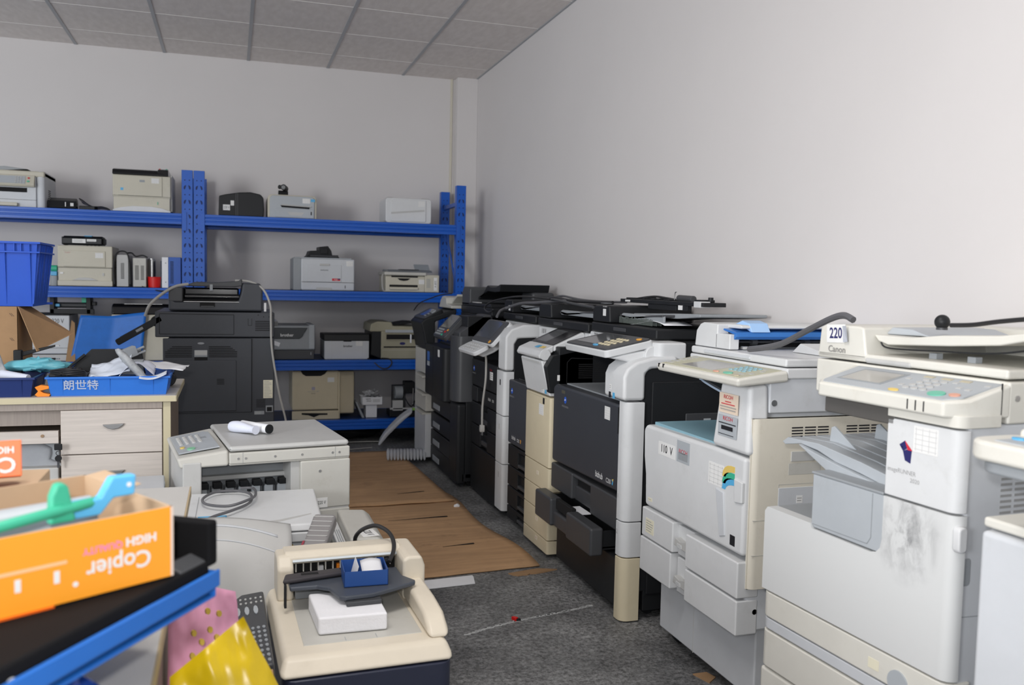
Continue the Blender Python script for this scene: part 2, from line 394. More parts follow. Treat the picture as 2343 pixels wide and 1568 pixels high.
# door: L shape, right corner rounded
def strip(pts, z0, z1): return MB().prism('z', pts, z0, z1)
dcol = [(.43,.028),(.43,.0)]+[(.588+.024*math.sin(R(a)), .024-.024*math.cos(R(a))) for a in range(0, 91, 15)]+[(.612,.028)]
b = MB().prism('z', [(.047,.028),(.047,.003),(.050,.0)]+dcol[2:], .505, .70).prism('z', [(.432,.028),(.432,.0)]+dcol[2:], .70, .828)
b.prism('y', [(.400,.700),(.432,.700),(.432,.735),(.428,.716),(.418,.705)], 0, .03).prism('y', [(.05,.70),(.40,.70),(.22,.701),(.215,.712),(.06,.712)], 0, .03)
door = b.build('front_door', mat('smudged_white_plastic', (.64,.65,.65), .42, dirt=.15, dcol=(.42,.41,.38)), T, 0)
# toner smudge, soft blots in a patch of its own on the door (procedural mask)
def smudge_mat():
    m = bpy.data.materials.new('toner_smudge'); m.use_nodes = True; nt = m.node_tree; bb = nt.nodes['Principled BSDF']
    tc = nt.nodes.new('ShaderNodeTexCoord'); mp = nt.nodes.new('ShaderNodeMapping'); mp.inputs['Scale'].default_value = (1.6,1,.8); mp.inputs['Rotation'].default_value = (0, R(35), 0)
    n = nt.nodes.new('ShaderNodeTexNoise'); n.inputs['Scale'].default_value = 18; n.inputs['Detail'].default_value = 8; n.inputs['Roughness'].default_value = .7; n.inputs['Distortion'].default_value = .6
    nt.links.new(tc.outputs['Object'], mp.inputs[0]); nt.links.new(mp.outputs[0], n.inputs['Vector'])
    gx = nt.nodes.new('ShaderNodeMapping'); gx.inputs['Location'].default_value = (-.495/.095, 0, -.765/.115); gx.inputs['Scale'].default_value = (1/.095, 0, 1/.115)
    nt.links.new(tc.outputs['Object'], gx.inputs[0]); ln = nt.nodes.new('ShaderNodeVectorMath'); ln.operation = 'LENGTH'; nt.links.new(gx.outputs[0], ln.inputs[0])
    r1 = nt.nodes.new('ShaderNodeMapRange'); r1.inputs['From Min'].default_value = 1; r1.inputs['From Max'].default_value = .1; r1.inputs['To Max'].default_value = 1; nt.links.new(ln.outputs['Value'], r1.inputs['Value'])
    r2 = nt.nodes.new('ShaderNodeMapRange'); r2.inputs['From Min'].default_value = .42; r2.inputs['From Max'].default_value = .72; r2.inputs['To Max'].default_value = 1.0; nt.links.new(n.outputs['Fac'], r2.inputs['Value'])
    mu = nt.nodes.new('ShaderNodeMath'); mu.operation = 'MULTIPLY'; nt.links.new(r1.outputs[0], mu.inputs[0]); nt.links.new(r2.outputs[0], mu.inputs[1])
    mx = nt.nodes.new('ShaderNodeMix'); mx.data_type = 'RGBA'; mx.inputs['A'].default_value = (.64,.65,.65,1); mx.inputs['B'].default_value = (.10,.10,.11,1)
    nt.links.new(mu.outputs[0], mx.inputs['Factor']); nt.links.new(mx.outputs['Result'], bb.inputs['Base Color']); bb.inputs['Roughness'].default_value = .5
    return m
door.data.materials[0] = smudge_mat()
# column and panel
b = MB().prism('z', [(.432,.028),(.432,.0)]+dcol[2:], .832, .992); col = b.build('front_column', WHT, T, .003)
b = MB().prism('z', [(.435,.10),(.435,-.004)]+[(p[0]+.003, p[1]-.004) for p in dcol[2:-1]]+[(.615,.10)], .996, 1.02); b.build('column_cap', CRM, T, .002)
gridsticker(col, plane('f', (.532,0,.960), 0), .06, .052)
sym = oval(col, plane('f', (.475,0,.938)), .001, .001, INK, 'ribbon_logo')
M = plane('f', (.487,0,.930))
MB().at(M).prism('z', [(-.020,.012),(-.006,.022),(.002,.008),(-.010,.0)], 0, .0008).prism('z', [(-.010,.0),(.002,.006),(.012,.004),(.010,-.022),(-.004,-.018)], 0, .0008).build('ribbon_logo_dark', INV, sym)
MB().at(M).prism('z', [(-.006,.022),(.014,.004),(.002,.004)], .0008, .0012).build('ribbon_logo_red', RIK, sym)
text('model_text', 'imageRUNNER', plane('f', (.475,0,.888)), .013, GIK, col, wx=.9); text('model_text', '2020', plane('f', (.51,0,.874)), .012, GIK, col)
# bin box, floor tray, output tray
bx('tray_floor', GRY, T, .06,.43,.03,.44,.698,.712,.002)
b = MB().prism('y', rrect(.215,.43,.704,.828,.012,4,(1,1,0,0)), .002, .34); q = b.build('inner_bin', MGR, T, .003)
seam(q, plane('f', (0,.002,0)), [(.40,.825),(.40,.73),(.39,.714),(.22,.712)], .002, GRY)
bx('bin_lid', GRY, q, .212,.43,.0,.34,.828,.834,.002)
b = MB()
for i in range(8):
    y0 = .06+i*.045
    b.prism('y', [(.03,.868),(.05,.882),(.16,.885),(.30,.868),(.43,.846),(.43,.82),(.30,.842),(.22,.852),(.16,.868),(.10,.874),(.04,.862)], y0, y0+.038)
    b.prism('y', [(.04,.866),(.16,.878),(.43,.836),(.43,.825),(.16,.868)], y0+.036, y0+.046)
tr = b.build('output_tray', MGR, T, .002)
b = MB().prism('y', [(.10,.874),(.22,.852),(.43,.822),(.43,.80),(.24,.80),(.20,.83)], .05, .075); b.build('tray_arm', MGR, tr, .002)
for y in (.12, .26): MB().prism('y', [(.13,.878),(.135,.918),(.145,.922),(.24,.866)], y, y+.006).build('paper_fin', MGR, tr, .001)
# control panel
b = MB().add([(.245,-.02,1.045),(.585,-.02,1.045),(.612,.02,1.05),(.612,.125,1.078),(.20,.125,1.078),(.225,.0,1.049),
              (.245,-.02,1.014),(.585,-.02,1.014),(.612,.02,1.012),(.612,.125,1.012),(.20,.125,1.012),(.225,.0,1.014)],
             [(0,1,2,3,4,5),(11,10,9,8,7,6),(0,6,7,1),(1,7,8,2),(2,8,9,3),(3,9,10,4),(4,10,11,5),(5,11,6,0)])
pn = b.build('control_panel', CRM, T, .006, 3)
sl = math.degrees(math.atan2(.033,.145)); ca = math.cos(R(sl)); sa = math.sin(R(sl))
PT = lambda x, y: plane(((1,0,0),(0,ca,sa),(0,-sa,ca)), (x, y, 1.045+(y+.02)*math.tan(R(sl))+.0008))
f = MB().at(PT(0,0)).prism('z', [(.25,-.012),(.575,-.012),(.60,.015),(.60,.118),(.222,.118),(.24,.0)], -.002, .0006).build('panel_face', MGR, pn)
MB().at(PT(.335,.055)).box(-.075,.055,-.04,.045,-.001,.0014).build('display_frame', GRY, pn)
MB().at(PT(.33,.055)).box(-.062,.052,-.034,.036,0,.002).build('touch_display', SCL, pn)
key_grid(pn, PT(.475,.05), 3, 4, .022, .019, .008, .006, LGR)
oval(pn, PT(.54,.012), .019, .014, GRB, 'start_button'); oval(pn, PT(.577,.018), .012, .008, mat('salmon_button', (.7,.35,.25), .4), 'stop_button')
oval(pn, PT(.445,-.002), .013, .006, YBT, 'clear_button')
b = MB()
for x, y in ((.44,.1),(.485,.1),(.53,.1)): b.at(PT(x,y)).box(-.012,.012,-.005,.005,0,.002)
b.build('mode_buttons', mat('tan_button', (.5,.45,.33), .4), pn)
b = MB()
for x, y in ((.41,.075),(.43,.035),(.52,.085),(.55,.06),(.575,.055),(.59,.09)): b.at(PT(x,y)).box(-.006,.006,-.004,.004,0,.002)
b.build('small_buttons', LGR, pn)
for x in (.50,.52,.54): MB().box(x, x+.002, -.0215,-.019,1.02,1.04).build('indicator_slot', INK, pn)
# scanner and feeder
bx('underside_cover', mat('brown_grey_plastic', (.09,.085,.08), .5), T, .245,.45,.0,.14,.978,1.012,.003)
o = bx('scanner_unit', CRM, T, .072,.612,.12,.63,1.0,1.082,.005)
seam(T, plane('r', (.6122,0,0)), [(.1,1.0),(.1,1.08)], .0015)
oval(T, plane('r', (.612,.14,1.05)), .006, .006, MET, 'screw', .002)
b = MB().box(.074,.606,.12,.62,1.086,1.105); fd = b.build('feeder_lid', CRM, T, .006, 3)
b = MB().prism('y', [(.074,1.086),(.245,1.086),(.235,1.108),(.225,1.165),(.21,1.168),(.10,1.168),(.082,1.160)], .12, .61); fe = b.build('document_feeder', CRM, T, .006, 3)
b = MB().box(.235,.37,.117,.14,1.085,1.098); b.build('lid_handle', LGR, T, .006, 3)
b = MB().prism('y', [(.225,1.150),(.34,1.15),(.42,1.160),(.56,1.168),(.70,1.19),(.70,1.178),(.56,1.148),(.44,1.138),(.27,1.128),(.24,1.136)], .15, .50); b.build('document_tray', CRM, fe, .004)
b = MB().prism('y', [(.22,1.15),(.24,1.168),(.30,1.166),(.35,1.152)], .19, .45); b.build('feeder_cover', MGR, fe, .004)
bx('feeder_back', CRM, fe, .22,.606,.50,.61,1.09,1.168,.006)
for x in (.36,.46): MB().box(x, x+.02, .18,.20,1.105,1.118).build('tray_clip', GRY, fe, .001)
MB().tube([(.25,.15,1.133),(.28,.148,1.122),(.42,.148,1.126),(.56,.148,1.133),(.69,.15,1.158)], .002, 6).build('tray_gasket', BLK, fe)
s = sticker(fe, plane('f', (.137,.119,1.147), 3), .062, .044, LBL, 'voltage_sticker', '220', .036, INV, .8, .02)
MB().at(plane('f', (.172,.117,1.145), 4)).oct([(-.008,-.016,0),(.008,-.016,.001),(.010,-.016,.004),(-.006,-.016,.003),(-.010,.022,0),(.010,.022,.008),(.012,.022,.01),(-.008,.022,.003)]).build('curled_corner', FLM, s)
text('brand_text', 'Canon', plane('f', (.142,.119,1.109)), .022, mat('faded_ink', (.27,.26,.25), .5), fe, bold=.01)
# near side
vents(T, plane('r', (.607,.19,.86)), .15, .10, 9, GIK, 4, 'side_vent')
b = MB().prism('x', rrect(.0,.022,.76,.81,.009,3), .604, .622); b.build('side_grip', WHT, T, .004)
b = MB().prism('x', rrect(.014,.05,.69,.745,.008,3), .604, .608); b.build('side_catch', GRY, T, .002)
seam(T, plane('r', (.607,0,0)), [(.03,.50),(.03,.68),(.015,.68)], .002, GRY); seam(T, plane('r', (.607,0,0)), [(.03,.63),(.60,.60)], .0015, GRY)
# ===== white copier with blue output surface
T = thing('photocopier', 'white photocopier marked 110 V with a blue paper surface and rainbow badge', 'photocopier', (1.37,2.74,0), -90)
bx('base_cabinet', GRW, T, .035,.62,.075,.60,.05,.275,.006)
seam(T, plane('f', (0,.075,0)), [(.27,.05),(.27,.27)], .002, LGR)
casters(T, ((.08,.14),(.58,.14),(.08,.55),(.58,.55)))
bx('main_body', GRW, T, .03,.632,.05,.60,.265,.775,.004)
MB().box(.46,.632,.04,.60,.77,1.0).box(.03,.47,.40,.60,.77,1.0).build('rear_tower', GRW, T, .005)
for z0, z1, xo in ((.386,.487,.0),(.262,.381,-.01)):
    z0r = .372 if z0 > .3 else .264; z1r = .478 if z0 > .3 else .366
    o = MB().box(.034+xo,.255+xo,-.006,.06,z0,z1).prism('y', [(.35,z0r),(.647,z0r),(.647,z1r),(.35,z1r)], -.012, .06).build('drawer', WHT, T, .005)
    MB().box(.25,.355,.018,.06,z0-.006,z1-.008).build('handle_recess', WHT, o, .004)
    MB().prism('y', [(.262,z0+.03),(.34,z0+.026),(.352,z0+.045),(.348,z0+.062),(.33,z0+.058),(.30,z0+.05),(.27,z0+.056)], -.004, .03).build('drawer_handle', LGR, o, .003)
    sticker(o, plane('f', (.30,-.004,z0+.036)), .03, .012, WHT, 'paper_size_window', lines=2)
b = MB().prism('y', [(.04,.493),(.647,.493),(.647,.775),(.47,.778),(.03,.773),(.014,.755),(.020,.66),(.034,.60)], 0, .05)
d = b.build('front_door', WHT, T, .012, 3)
sticker(d, plane('f', (.187,0,.712)), .115, .044, LBL, 'voltage_sticker', '110  V', .036, INK, .85, .015)
s = sticker(d, plane('f', (.297,0,.725)), .082, .07, MGR, 'brand_badge', 'RICOH', .02, RIK, .9)
MB().at(plane('f', (.297,0,.710))).box(-.03,.03,-.012,.012,.0006,.001).build('badge_photo', GRY, s)
gridsticker(d, plane('f', (.497,0,.698)), .085, .066)
for k, (m, zz) in enumerate(((YBT,.724),(GRN,.704),(CYN,.687))):
    M = plane('f', (.565,0,zz)); MB().at(M).prism('z', [(-.034,-.022),(-.030,-.006),(-.020,.006),(-.006,.013),(.012,.016),(.032,.016),(.032,-.001),(.014,-.003),(.0,-.007),(-.010,-.013),(-.016,-.022)], 0, .0008).build('rainbow_mark', m, d)
b = MB().prism('y', [(.50,.66),(.545,.655),(.56,.53),(.53,.52)], -.004, .01); b.build('door_groove', GRW, d, .003)
b = MB().prism('y', [(.60,.71),(.644,.706),(.644,.645),(.605,.64)], -.006, .01); b.build('door_latch', WHT, d, .004)
sticker(d, plane('f', (.597,0,.527)), .026, .03, INK, 'energy_mark'); sticker(d, plane('f', (.08,0,.52)), .03, .012, LBY, 'small_sticker', lines=1)
sticker(d, plane('f', (.095,-.006,.43)), .06, .05, LBY, 'caution_sticker', lines=5)
# blue output surface
bx('output_surface', TEA, T, .04,.465,.03,.40,.772,.783,.002)
b = MB().prism('y', [(.25,.783),(.465,.783),(.465,.835),(.27,.83)], .20, .235); b.build('paper_stop', TEA, T, .002)
# column
b = MB().oct([(.463,.0,.782),(.655,.0,.782),(.660,.07,.782),(.463,.07,.782),(.487,.01,.978),(.640,.01,.978),(.645,.07,.985),(.487,.07,.978)])
cl = b.build('front_column', WHT, T, .014, 3)
s = sticker(cl, plane('f', (.548,.0015,.917)), .10, .058, mat('peach_label', (.75,.62,.5), .6), 'service_label'); text('printed_text', 'RICOH', plane('f', (.548,-.0003,.935)), .016, RIK, s); 
for i, (zz, w) in enumerate(((.922,.03),(.915,.07),(.907,.085),(.899,.08))): MB().at(plane('f', (.548,.0,zz))).box(-w/2, w/2, -.0012, .0012, .001, .0016).build('printed_lines', RIK if i < 2 else GIK, s)
s = sticker(cl, plane('f', (.548,.0003,.850)), .10, .062, MGR, 'service_label'); text('printed_text', 'RICOH', plane('f', (.55,-.0008,.872)), .017, RIK, s)
MB().at(plane('f', (.548,-.0005,.845))).box(-.03,.03,-.006,.006,.001,.0016).box(-.045,.045,.012,.0145,.001,.0016).box(-.045,.035,-.02,-.0185,.001,.0016).build('printed_lines', INK, s)
# panel
b = MB().oct([(.19,-.045,.978),(.665,-.045,.978),(.66,.125,.99),(.145,.125,.99),(.185,-.05,1.002),(.672,-.05,1.002),(.655,.125,1.022),(.145,.125,1.022)])
pn = b.build('control_panel', CRM, T, .009, 3)
sl2 = math.degrees(math.atan2(.02,.175)); ca2 = math.cos(R(sl2)); sa2 = math.sin(R(sl2))
PT = lambda x, y: plane(((1,0,0),(0,ca2,sa2),(0,-sa2,ca2)), (x, y, 1.0022+(y+.05)*math.tan(R(sl2))+.0006))
MB().at(PT(0,0)).prism('z', [(.20,-.035),(.655,-.035),(.640,.112),(.155,.112)], -.003, .0006).build('panel_face', mat('khaki_panel', (.52,.51,.38), .45), pn)
MB().at(PT(.38,.03)).box(-.09,.10,-.045,.06,0,.0016).build('touch_display', SCL, pn)
key_grid(pn, PT(.545,.055), 4, 4, .023, .018, .008, .006, mat('blue_keys', (.28,.47,.55), .4))
oval(pn, PT(.56,-.012), .020, .011, GRB, 'start_button'); oval(pn, PT(.505,-.018), .014, .006, mat('salmon_button', (.7,.35,.25)), 'stop_button'); oval(pn, PT(.615,-.02), .014, .006, mat('tan_button', (.5,.45,.33)), 'mode_button')
b = MB()
for i in range(5): b.at(PT(.215-.006*i, -.012+.026*i)).box(-.014,.014,-.007,.007,0,.002)
for x, y in ((.60,.085),(.625,.06),(.63,.02),(.61,.0)): b.at(PT(x,y)).box(-.008,.008,-.005,.005,0,.002)
b.build('function_buttons', LGR, pn)
for x in (.205,.235): MB().box(x, x+.002, -.0515,-.045,.992,1.004).build('indicator_slot', INK, pn)
b = MB().prism('y', [(.28,.958),(.46,.925),(.46,.933),(.30,.963)], .06, .3).build('inner_tray', DGR, T, .002); MB().tube([(.46,.058,.926),(.36,.058,.943),(.29,.062,.957),(.282,.08,.960),(.282,.28,.960)], .0035, 6).build('tray_rim', mat('pale_blue_rim', (.45,.55,.7), .4), b)
# side
bx('upper_side_cover', GRW, T, .60,.648,.07,.60,.90,1.0,.005)
bx('scanner_unit', WHT, T, .105,.655,.12,.60,.998,1.028,.005)
oval(T, plane('r', (.648,.085,.93)), .009, .009, MET, 'screw', .002)
b = MB().prism('z', rrect(.632,.664,.015,.50,.02,4), .402, .888); sd = b.build('side_door', YEL, T, .006, 3)
b2 = MB().prism('x', rrect(.10,.115,.66,.87,.004,2), .6635,.6638)
vents(sd, plane('r', (.664,.20,.84)), .13, .05, 6, INK, 3, 'side_vent'); vents(sd, plane('r', (.664,.385,.84)), .13, .05, 6, INK, 3, 'side_vent')
bx('catch_plate', LGR, sd, .662,.667,.137,.213,.765,.793,.001)
bx('catch_recess', BEI, sd, .660,.6645,.13,.24,.725,.76,.002)
bx('panel_insert', GRW, sd, .662,.666,.10,.30,.62,.69,.001); sticker(sd, plane('r', (.666,.17,.655)), .02,.022, LBL, 'jam_label', lines=2)
seam(sd, plane('r', (.664,0,0)), [(.02,.60),(.10,.60),(.10,.70),(.45,.70)], .0018, BEI)
seam(sd, plane('r', (.664,0,0)), [(.02,.50),(.49,.50)], .0015, BEI)
b = MB().prism('z', rrect(.60,.645,.02,.40,.01,3), .275,.40); b.build('lower_side_cover', GRW, T, .004); oval(T, plane('r', (.645,.05,.33)), .008, .008, MET, 'screw', .002)
# feeder
lid = MB().box(.112,.648,.12,.60,1.031,1.054).build('feeder_lid', WHT, T, .006, 3)
MB().box(.20,.47,.116,.135,1.036,1.048).build('lid_handle', GRW, lid, .004)
fe = MB().prism('y', [(.118,1.056),(.26,1.056),(.26,1.134),(.17,1.136),(.15,1.130),(.126,1.108)], .13, .60).prism('y', [(.25,1.122),(.335,1.122),(.34,1.128),(.33,1.134),(.25,1.135)], .17, .58).box(.25,.335,.13,.165,1.056,1.105).build('document_feeder', WHT, T, .005, 3)
bx('feed_slot', GAP, fe, .258,.262,.17,.58,1.058,1.12,0)
b = MB()
b.cyl((.285,.17,1.078),(.285,.58,1.078),.004)
for y in (.24,.32,.44): b.cyl((.285,y,1.078),(.285,y+.02,1.078),.011)
b.build('feed_roller', DGR, fe)
for y in (.185,.42): MB().box(.31,.33,y,y+.02,1.056,1.066).build('paper_guide', LGR, fe, .002)
b = MB().prism('y', [(.27,1.121),(.345,1.112),(.35,1.098),(.335,1.088),(.32,1.09),(.335,1.104),(.27,1.115)], .145, .58); b.build('blue_guide', SMK, fe, .002)
b = MB().prism('y', [(.25,1.135),(.29,1.148),(.33,1.14),(.35,1.112),(.34,1.112),(.29,1.13)], .20, .27); b.build('blue_tab', SKY, fe, .003)
b = MB().prism('y', [(.42,1.055),(.648,1.055),(.648,1.065),(.56,1.068),(.46,1.085)], .30, .58); b.build('document_tray', WHT, T, .003)
# ===== dark office copiers with the pale column
def feeder(T, x0, x1, m=BLK, y0=.15, h=.082, z=1.045, boxw=.19, depth=.415, gridst=False):
    lid = MB().box(x0, x1, y0, y0+depth, z, z+.042).build('feeder_lid', m, T, .008, 3)
    MB().box(x0+.24, x0+.36, y0-.002, y0+.02, z+.014, z+.03).build('lid_handle', DGR, lid, .002)
    fe = MB().prism('y', [(x0+.002,z+.044),(x0+boxw,z+.044),(x0+boxw-.01,z+.036+h),(x0+.03,z+.036+h),(x0+.002,z+.036+h*.75)], y0+.004, y0+depth-.01).build('document_feeder', m, T, .008, 3)
    tr = MB().prism('y', [(x0+boxw,z+.07),(x0+boxw+.08,z+.062),(x1-.05,z+.085),(x1-.05,z+.095),(x0+boxw+.1,z+.078),(x0+boxw,z+.084)], y0+.05, y0+depth-.06).build('document_tray', DGR, fe, .003)
    MB().prism('x', [(y0+.05,z+.065),(y0+.06,z+.065),(y0+.06,z+.09),(y0+.05,z+.085)], x0+boxw+.02, x1-.04).build('tray_edge', GRY, tr, .002)
    return lid, fe
# --- dark copier with an open drawer
T = thing('photocopier', 'black photocopier with a white corner column and its lower drawer pulled open', 'photocopier', (1.375,3.645,0), -90)
bx('plinth', BLK, T, .03,.765,.09,.585,.035,.12,.004)
casters(T, ((.1,.14),(.70,.14),(.1,.55),(.70,.55)), .025)
bx('lower_drawer', BLK, T, .055,.712,.012,.10,.03,.222,.008, 3)
MB().box(.055,.765,.06,.585,.11,.80).box(.60,.765,.06,.585,.79,.955).box(.02,.62,.42,.585,.79,.955).box(.02,.765,.19,.585,.95,.99).build('main_body', BLK, T, .005)
# pulled drawer
o = MB().box(.0,.20,-.075,-.02,.215,.335).box(.38,.64,-.075,-.02,.215,.325).box(.19,.39,-.06,-.02,.215,.28).build('open_drawer', DGR, T, .01, 3)
MB().box(.02,.63,-.03,.10,.235,.25).box(.02,.03,-.03,.10,.24,.31).box(.62,.63,-.03,.10,.24,.31).build('drawer_tray', BLK, o, .002)
MB().box(.30,.42,-.03,.02,.318,.322).build('paper_stack', PAP, o)
MB().prism('y', [(.20,.29),(.385,.285),(.385,.335),(.20,.335)], -.05, -.03).build('drawer_handle', GAP, o, .003)
o = MB().box(.0,.25,.0,.06,.34,.452).box(.45,.712,.0,.06,.33,.455).box(.24,.46,.02,.06,.335,.40).box(.24,.46,.004,.06,.437,.452).build('upper_drawer', DGR, T, .008, 3)
MB().box(.25,.45,.03,.06,.39,.44).build('drawer_handle', GAP, o)
d = MB().prism('y', [(.004,.462),(.708,.478),(.712,.80),(.70,.808),(.03,.808),(.004,.795)], 0, .06).build('front_door', CHR, T, .012, 3)
circle_logo(d, plane('f', (.155,0,.752)), .013, 'KONICA MINOLTA')
text('brand_text', 'bizhub', plane('f', (.535,0,.506)), .034, WIK, d, wx=.8, bold=.015); text('model_text', 'C200', plane('f', (.625,0,.503)), .026, WIK, d, wx=.8)
MB().at(plane('f', (.664,0,.507))).prism('z', [(-.010,.008),(-.002,.0),(-.008,-.008),(.0,-.012),(.006,.006)], 0, .0008).build('colour_mark', CYN, d)
MB().at(plane('f', (.668,0,.511))).prism('z', [(-.010,.006),(.006,.010),(.0,-.002)], .0008, .0012).build('colour_mark', YBT, d)
gridsticker(d, plane('f', (.598,0,.762)), .05, .05)
b = MB().prism('y', [(.702,.70),(.712,.70),(.712,.795),(.702,.80)], -.004, .004); b.build('door_grip', GAP, d, .001)
sticker(d, plane('f', (.13,0,.785)), .04, .014, mat('old_badge', (.10,.095,.07), .5), 'scratched_badge')
bx('output_surface', GRY, T, .03,.60,.055,.42,.80,.812,.002)
bx('paper_stop', GRY, T, .57,.60,.10,.30,.812,.86,.003)
# column, rounded near corner
cpoly = [(.716,.07),(.716,-.006),(.74,-.006)]+[(.742+.034*math.sin(R(a)), .028-.034*math.cos(R(a))) for a in range(15, 91, 15)]+[(.776,.07)]
for z0, z1, m in ((.005,.243,IVO),(.247,.378,WHT),(.382,.826,WHT)):
    o = MB().prism('z', cpoly, z0, z1).build('column_cover', m, T, .003)
    if z0 > .2: text('tray_number', '1' if z0 > .3 else '2', plane('f', (.728,-.0062,z0+.09)), .024, GIK, o)
top = MB().prism('x', [(-.018,.832),(.07,.832),(.07,.93),(.09,.948),(.20,.955),(.20,.995),(.10,.992),(.03,.975),(-.005,.95),(-.018,.92)], .60, .776).build('column_arm', WHT, T, .014, 3)
b = MB().prism('y', [(.58,.832),(.70,.815),(.70,.84),(.62,.86),(.60,.92)], -.016, .02)
sticker(top, plane('f', (.66,-.018,.872)), .016, .020, LBL, 'approval_mark', lines=2); sticker(top, plane('f', (.655,-.018,.842)), .018, .022, INK, 'energy_mark'); sticker(top, plane('f', (.69,-.018,.842)), .018, .022, CYN, 'blue_mark')
# scanner white band, black side
MB().box(.0,.752,.172,.24,.972,1.045).prism('z', rrect(.62,.765,.12,.24,.03,4,(0,1,0,0)), .955, 1.044).build('scanner_band', WHT, T, .008, 3)
bx('scanner_unit', BLK, T, .005,.758,.235,.585,.955,1.045,.004)
text('voltage_text', '220 V', plane('f', (.085,.1715,1.028)), .03, INK, T)
lid, fe = feeder(T, .03,.66, y0=.165, z=1.047)
sticker(fe, plane('f', (.165,.168,1.135)), .03, .03, WIK, 'white_pictogram'); text('pictogram_text', 'DOCUMENT', plane('f', (.17,.168,1.16)), .008, WIK, fe)
sticker(fe, plane('t', (.11,.20,1.1735)), .05, .03, MGR, 'top_label')
b = MB().prism('y', [(.24,1.118),(.62,1.128),(.80,1.140),(.80,1.152),(.62,1.148),(.24,1.135)], .27, .56); b.build('document_tray', GRY, fe, .004)
b = MB()
for i in range(26):
    x = .25+.012*i
    for k in range(3): b.box(x, x+.002, .20+.02*k, .203+.02*k, 1.095, 1.118+.006*random.random())
b.build('static_brush', mat('dusty_brush', (.12,.14,.13), .9), fe)
b = MB().grid(lambda u, v: Vector((.34+.30*u, .21+.12*v, 1.092+.03*math.sin(u*3.1*.9)*(u**.6))), 14, 3).build('loose_paper', PAP, fe, solid=.001)
# near side details
sp = bx('side_cover', BLK, T, .758,.772,.10,.58,.10,.90,.004)
MB().box(.770,.776,.24,.56,.66,.78).build('side_hatch', DGR, sp, .003)
sticker(sp, plane('r', (.7765,.33,.745)), .03,.03, MGR, 'grey_square')
bx('slide_switch', MET, sp, .771,.777,.085,.105,.47,.52,.001)
# panel
def tilt_panel(T, cx, cy, cz, w, dpt, h, rx, rz=0, m=WHT, top=DGR, name='control_panel'):
    M = Matrix.Translation((cx,cy,cz)) @ Matrix.Rotation(R(rz), 4, 'Z') @ Matrix.Rotation(R(rx), 4, 'X')
    pts = rrect(-w/2, w/2, -dpt/2, dpt/2, .02, 4)
    a = MB().at(M).prism('z', pts, -h, 0).build(name, m, T, .005, 3)
    MB().at(M).prism('z', rrect(-w/2+.006, w/2-.006, -dpt/2+.006, dpt/2-.006, .02, 4), -.002, .006).build('panel_face', top, a, .003)
    return a, M @ Matrix.Translation((0,0,.0065))
a, M = tilt_panel(T, .515, .025, 1.032, .42, .20, .028, 12)
MB().at(M @ Matrix.Translation((-.07,0,0))).box(-.10,.10,-.06,.075,0,.001).build('touch_display', SCR, a)
key_grid(a, M @ Matrix.Translation((.09,-.01,0)), 4, 4, .026, .026, .011, .008, mat('cream_keys', (.7,.62,.42), .4)); oval(a, M @ Matrix.Translation((.17,.06,0)), .016, .010, OBT, 'power_key'); oval(a, M @ Matrix.Translation((.055,-.07,0)), .02, .008, CYN, 'start_key')
MB().prism('x', [(-.05,.985),(.0,1.0),(.20,1.03),(.20,.97),(.12,.958),(.06,.962)], .38, .72).build('panel_bracket', WHT, T, .01, 3)
MB().cyl((.69,.12,.995),(.735,.12,.995),.035,n=28).build('panel_hinge', WHT, T, .004)
# --- copier with the ivory column
T = thing('photocopier', 'black photocopier marked 110 V with a wide ivory front column', 'photocopier', (1.375,4.3,0), -90)
bx('plinth', BLK, T, .02,.64,.03,.585,.03,.09,.004)
casters(T, ((.1,.1),(.56,.1),(.1,.5),(.56,.5)), .025)
MB().box(.01,.642,.05,.585,.05,.76).box(.30,.642,.03,.585,.75,.97).box(.01,.31,.40,.585,.75,.97).build('main_body', BLK, T, .005)
d = MB().box(.003,.30,.0,.05,.425,.755).build('front_door', CHR, T, .008, 3)
circle_logo(d, plane('f', (.06,0,.70)), .013, 'KONICA MINOLTA'); text('brand_text', 'bizhub', plane('f', (.10,0,.462)), .03, WIK, d, wx=.8); text('model_text', 'C253', plane('f', (.175,0,.459)), .022, WIK, d, wx=.8)
MB().at(plane('f', (.215,0,.463))).prism('z', [(-.010,.008),(-.002,.0),(-.008,-.008),(.0,-.012),(.006,.006)], 0, .0008).build('colour_mark', OBT, d)
for z0, z1 in ((.312,.418),(.205,.307),(.10,.20),(.03,.095)):
    o = MB().box(.006,.17,.002,.05,z0,z1).box(.16,.30,.016,.05,z0,z1-.03).box(.16,.30,.002,.05,z1-.02,z1).build('drawer', BLK, T, .004)
    MB().box(.175,.285,.0,.02,z0+.012,z0+.028).build('drawer_handle', DGR, o, .004)
for k, (z0, z1) in enumerate(((.417,.738),(.305,.413),(.200,.301),(.083,.196),(.018,.079))):
    o = MB().prism('z', rrect(.303,.645,-.008,.06,.012,3,(1,1,0,0)), z0, z1).build('column_cover', IVO, T, .003)
    if k: sticker(o, plane('f', (.50,-.0085,(z0+z1)/2+.01)), .03, .018, mat('pale_ivory', (.8,.74,.6), .5), 'tray_mark', str(k), .014, RIK)
    else:
        sticker(o, plane('f', (.56,-.0085,.715)), .022, .028, INK, 'energy_mark'); gridsticker(o, plane('f', (.53,-.0085,.672)), .06, .05)
        seam(o, plane('f', (0,-.008,0)), [(.33,.73),(.60,.73)], .002, MATS['tan_button'])
uc = MB().oct([(.302,-.006,.744),(.632,-.006,.744),(.632,.04,.744),(.302,.04,.744),(.305,-.040,.905),(.60,-.040,.905),(.60,.0,.905),(.305,.0,.905)]).build('upper_front_cover', WHT, T, .008, 3)
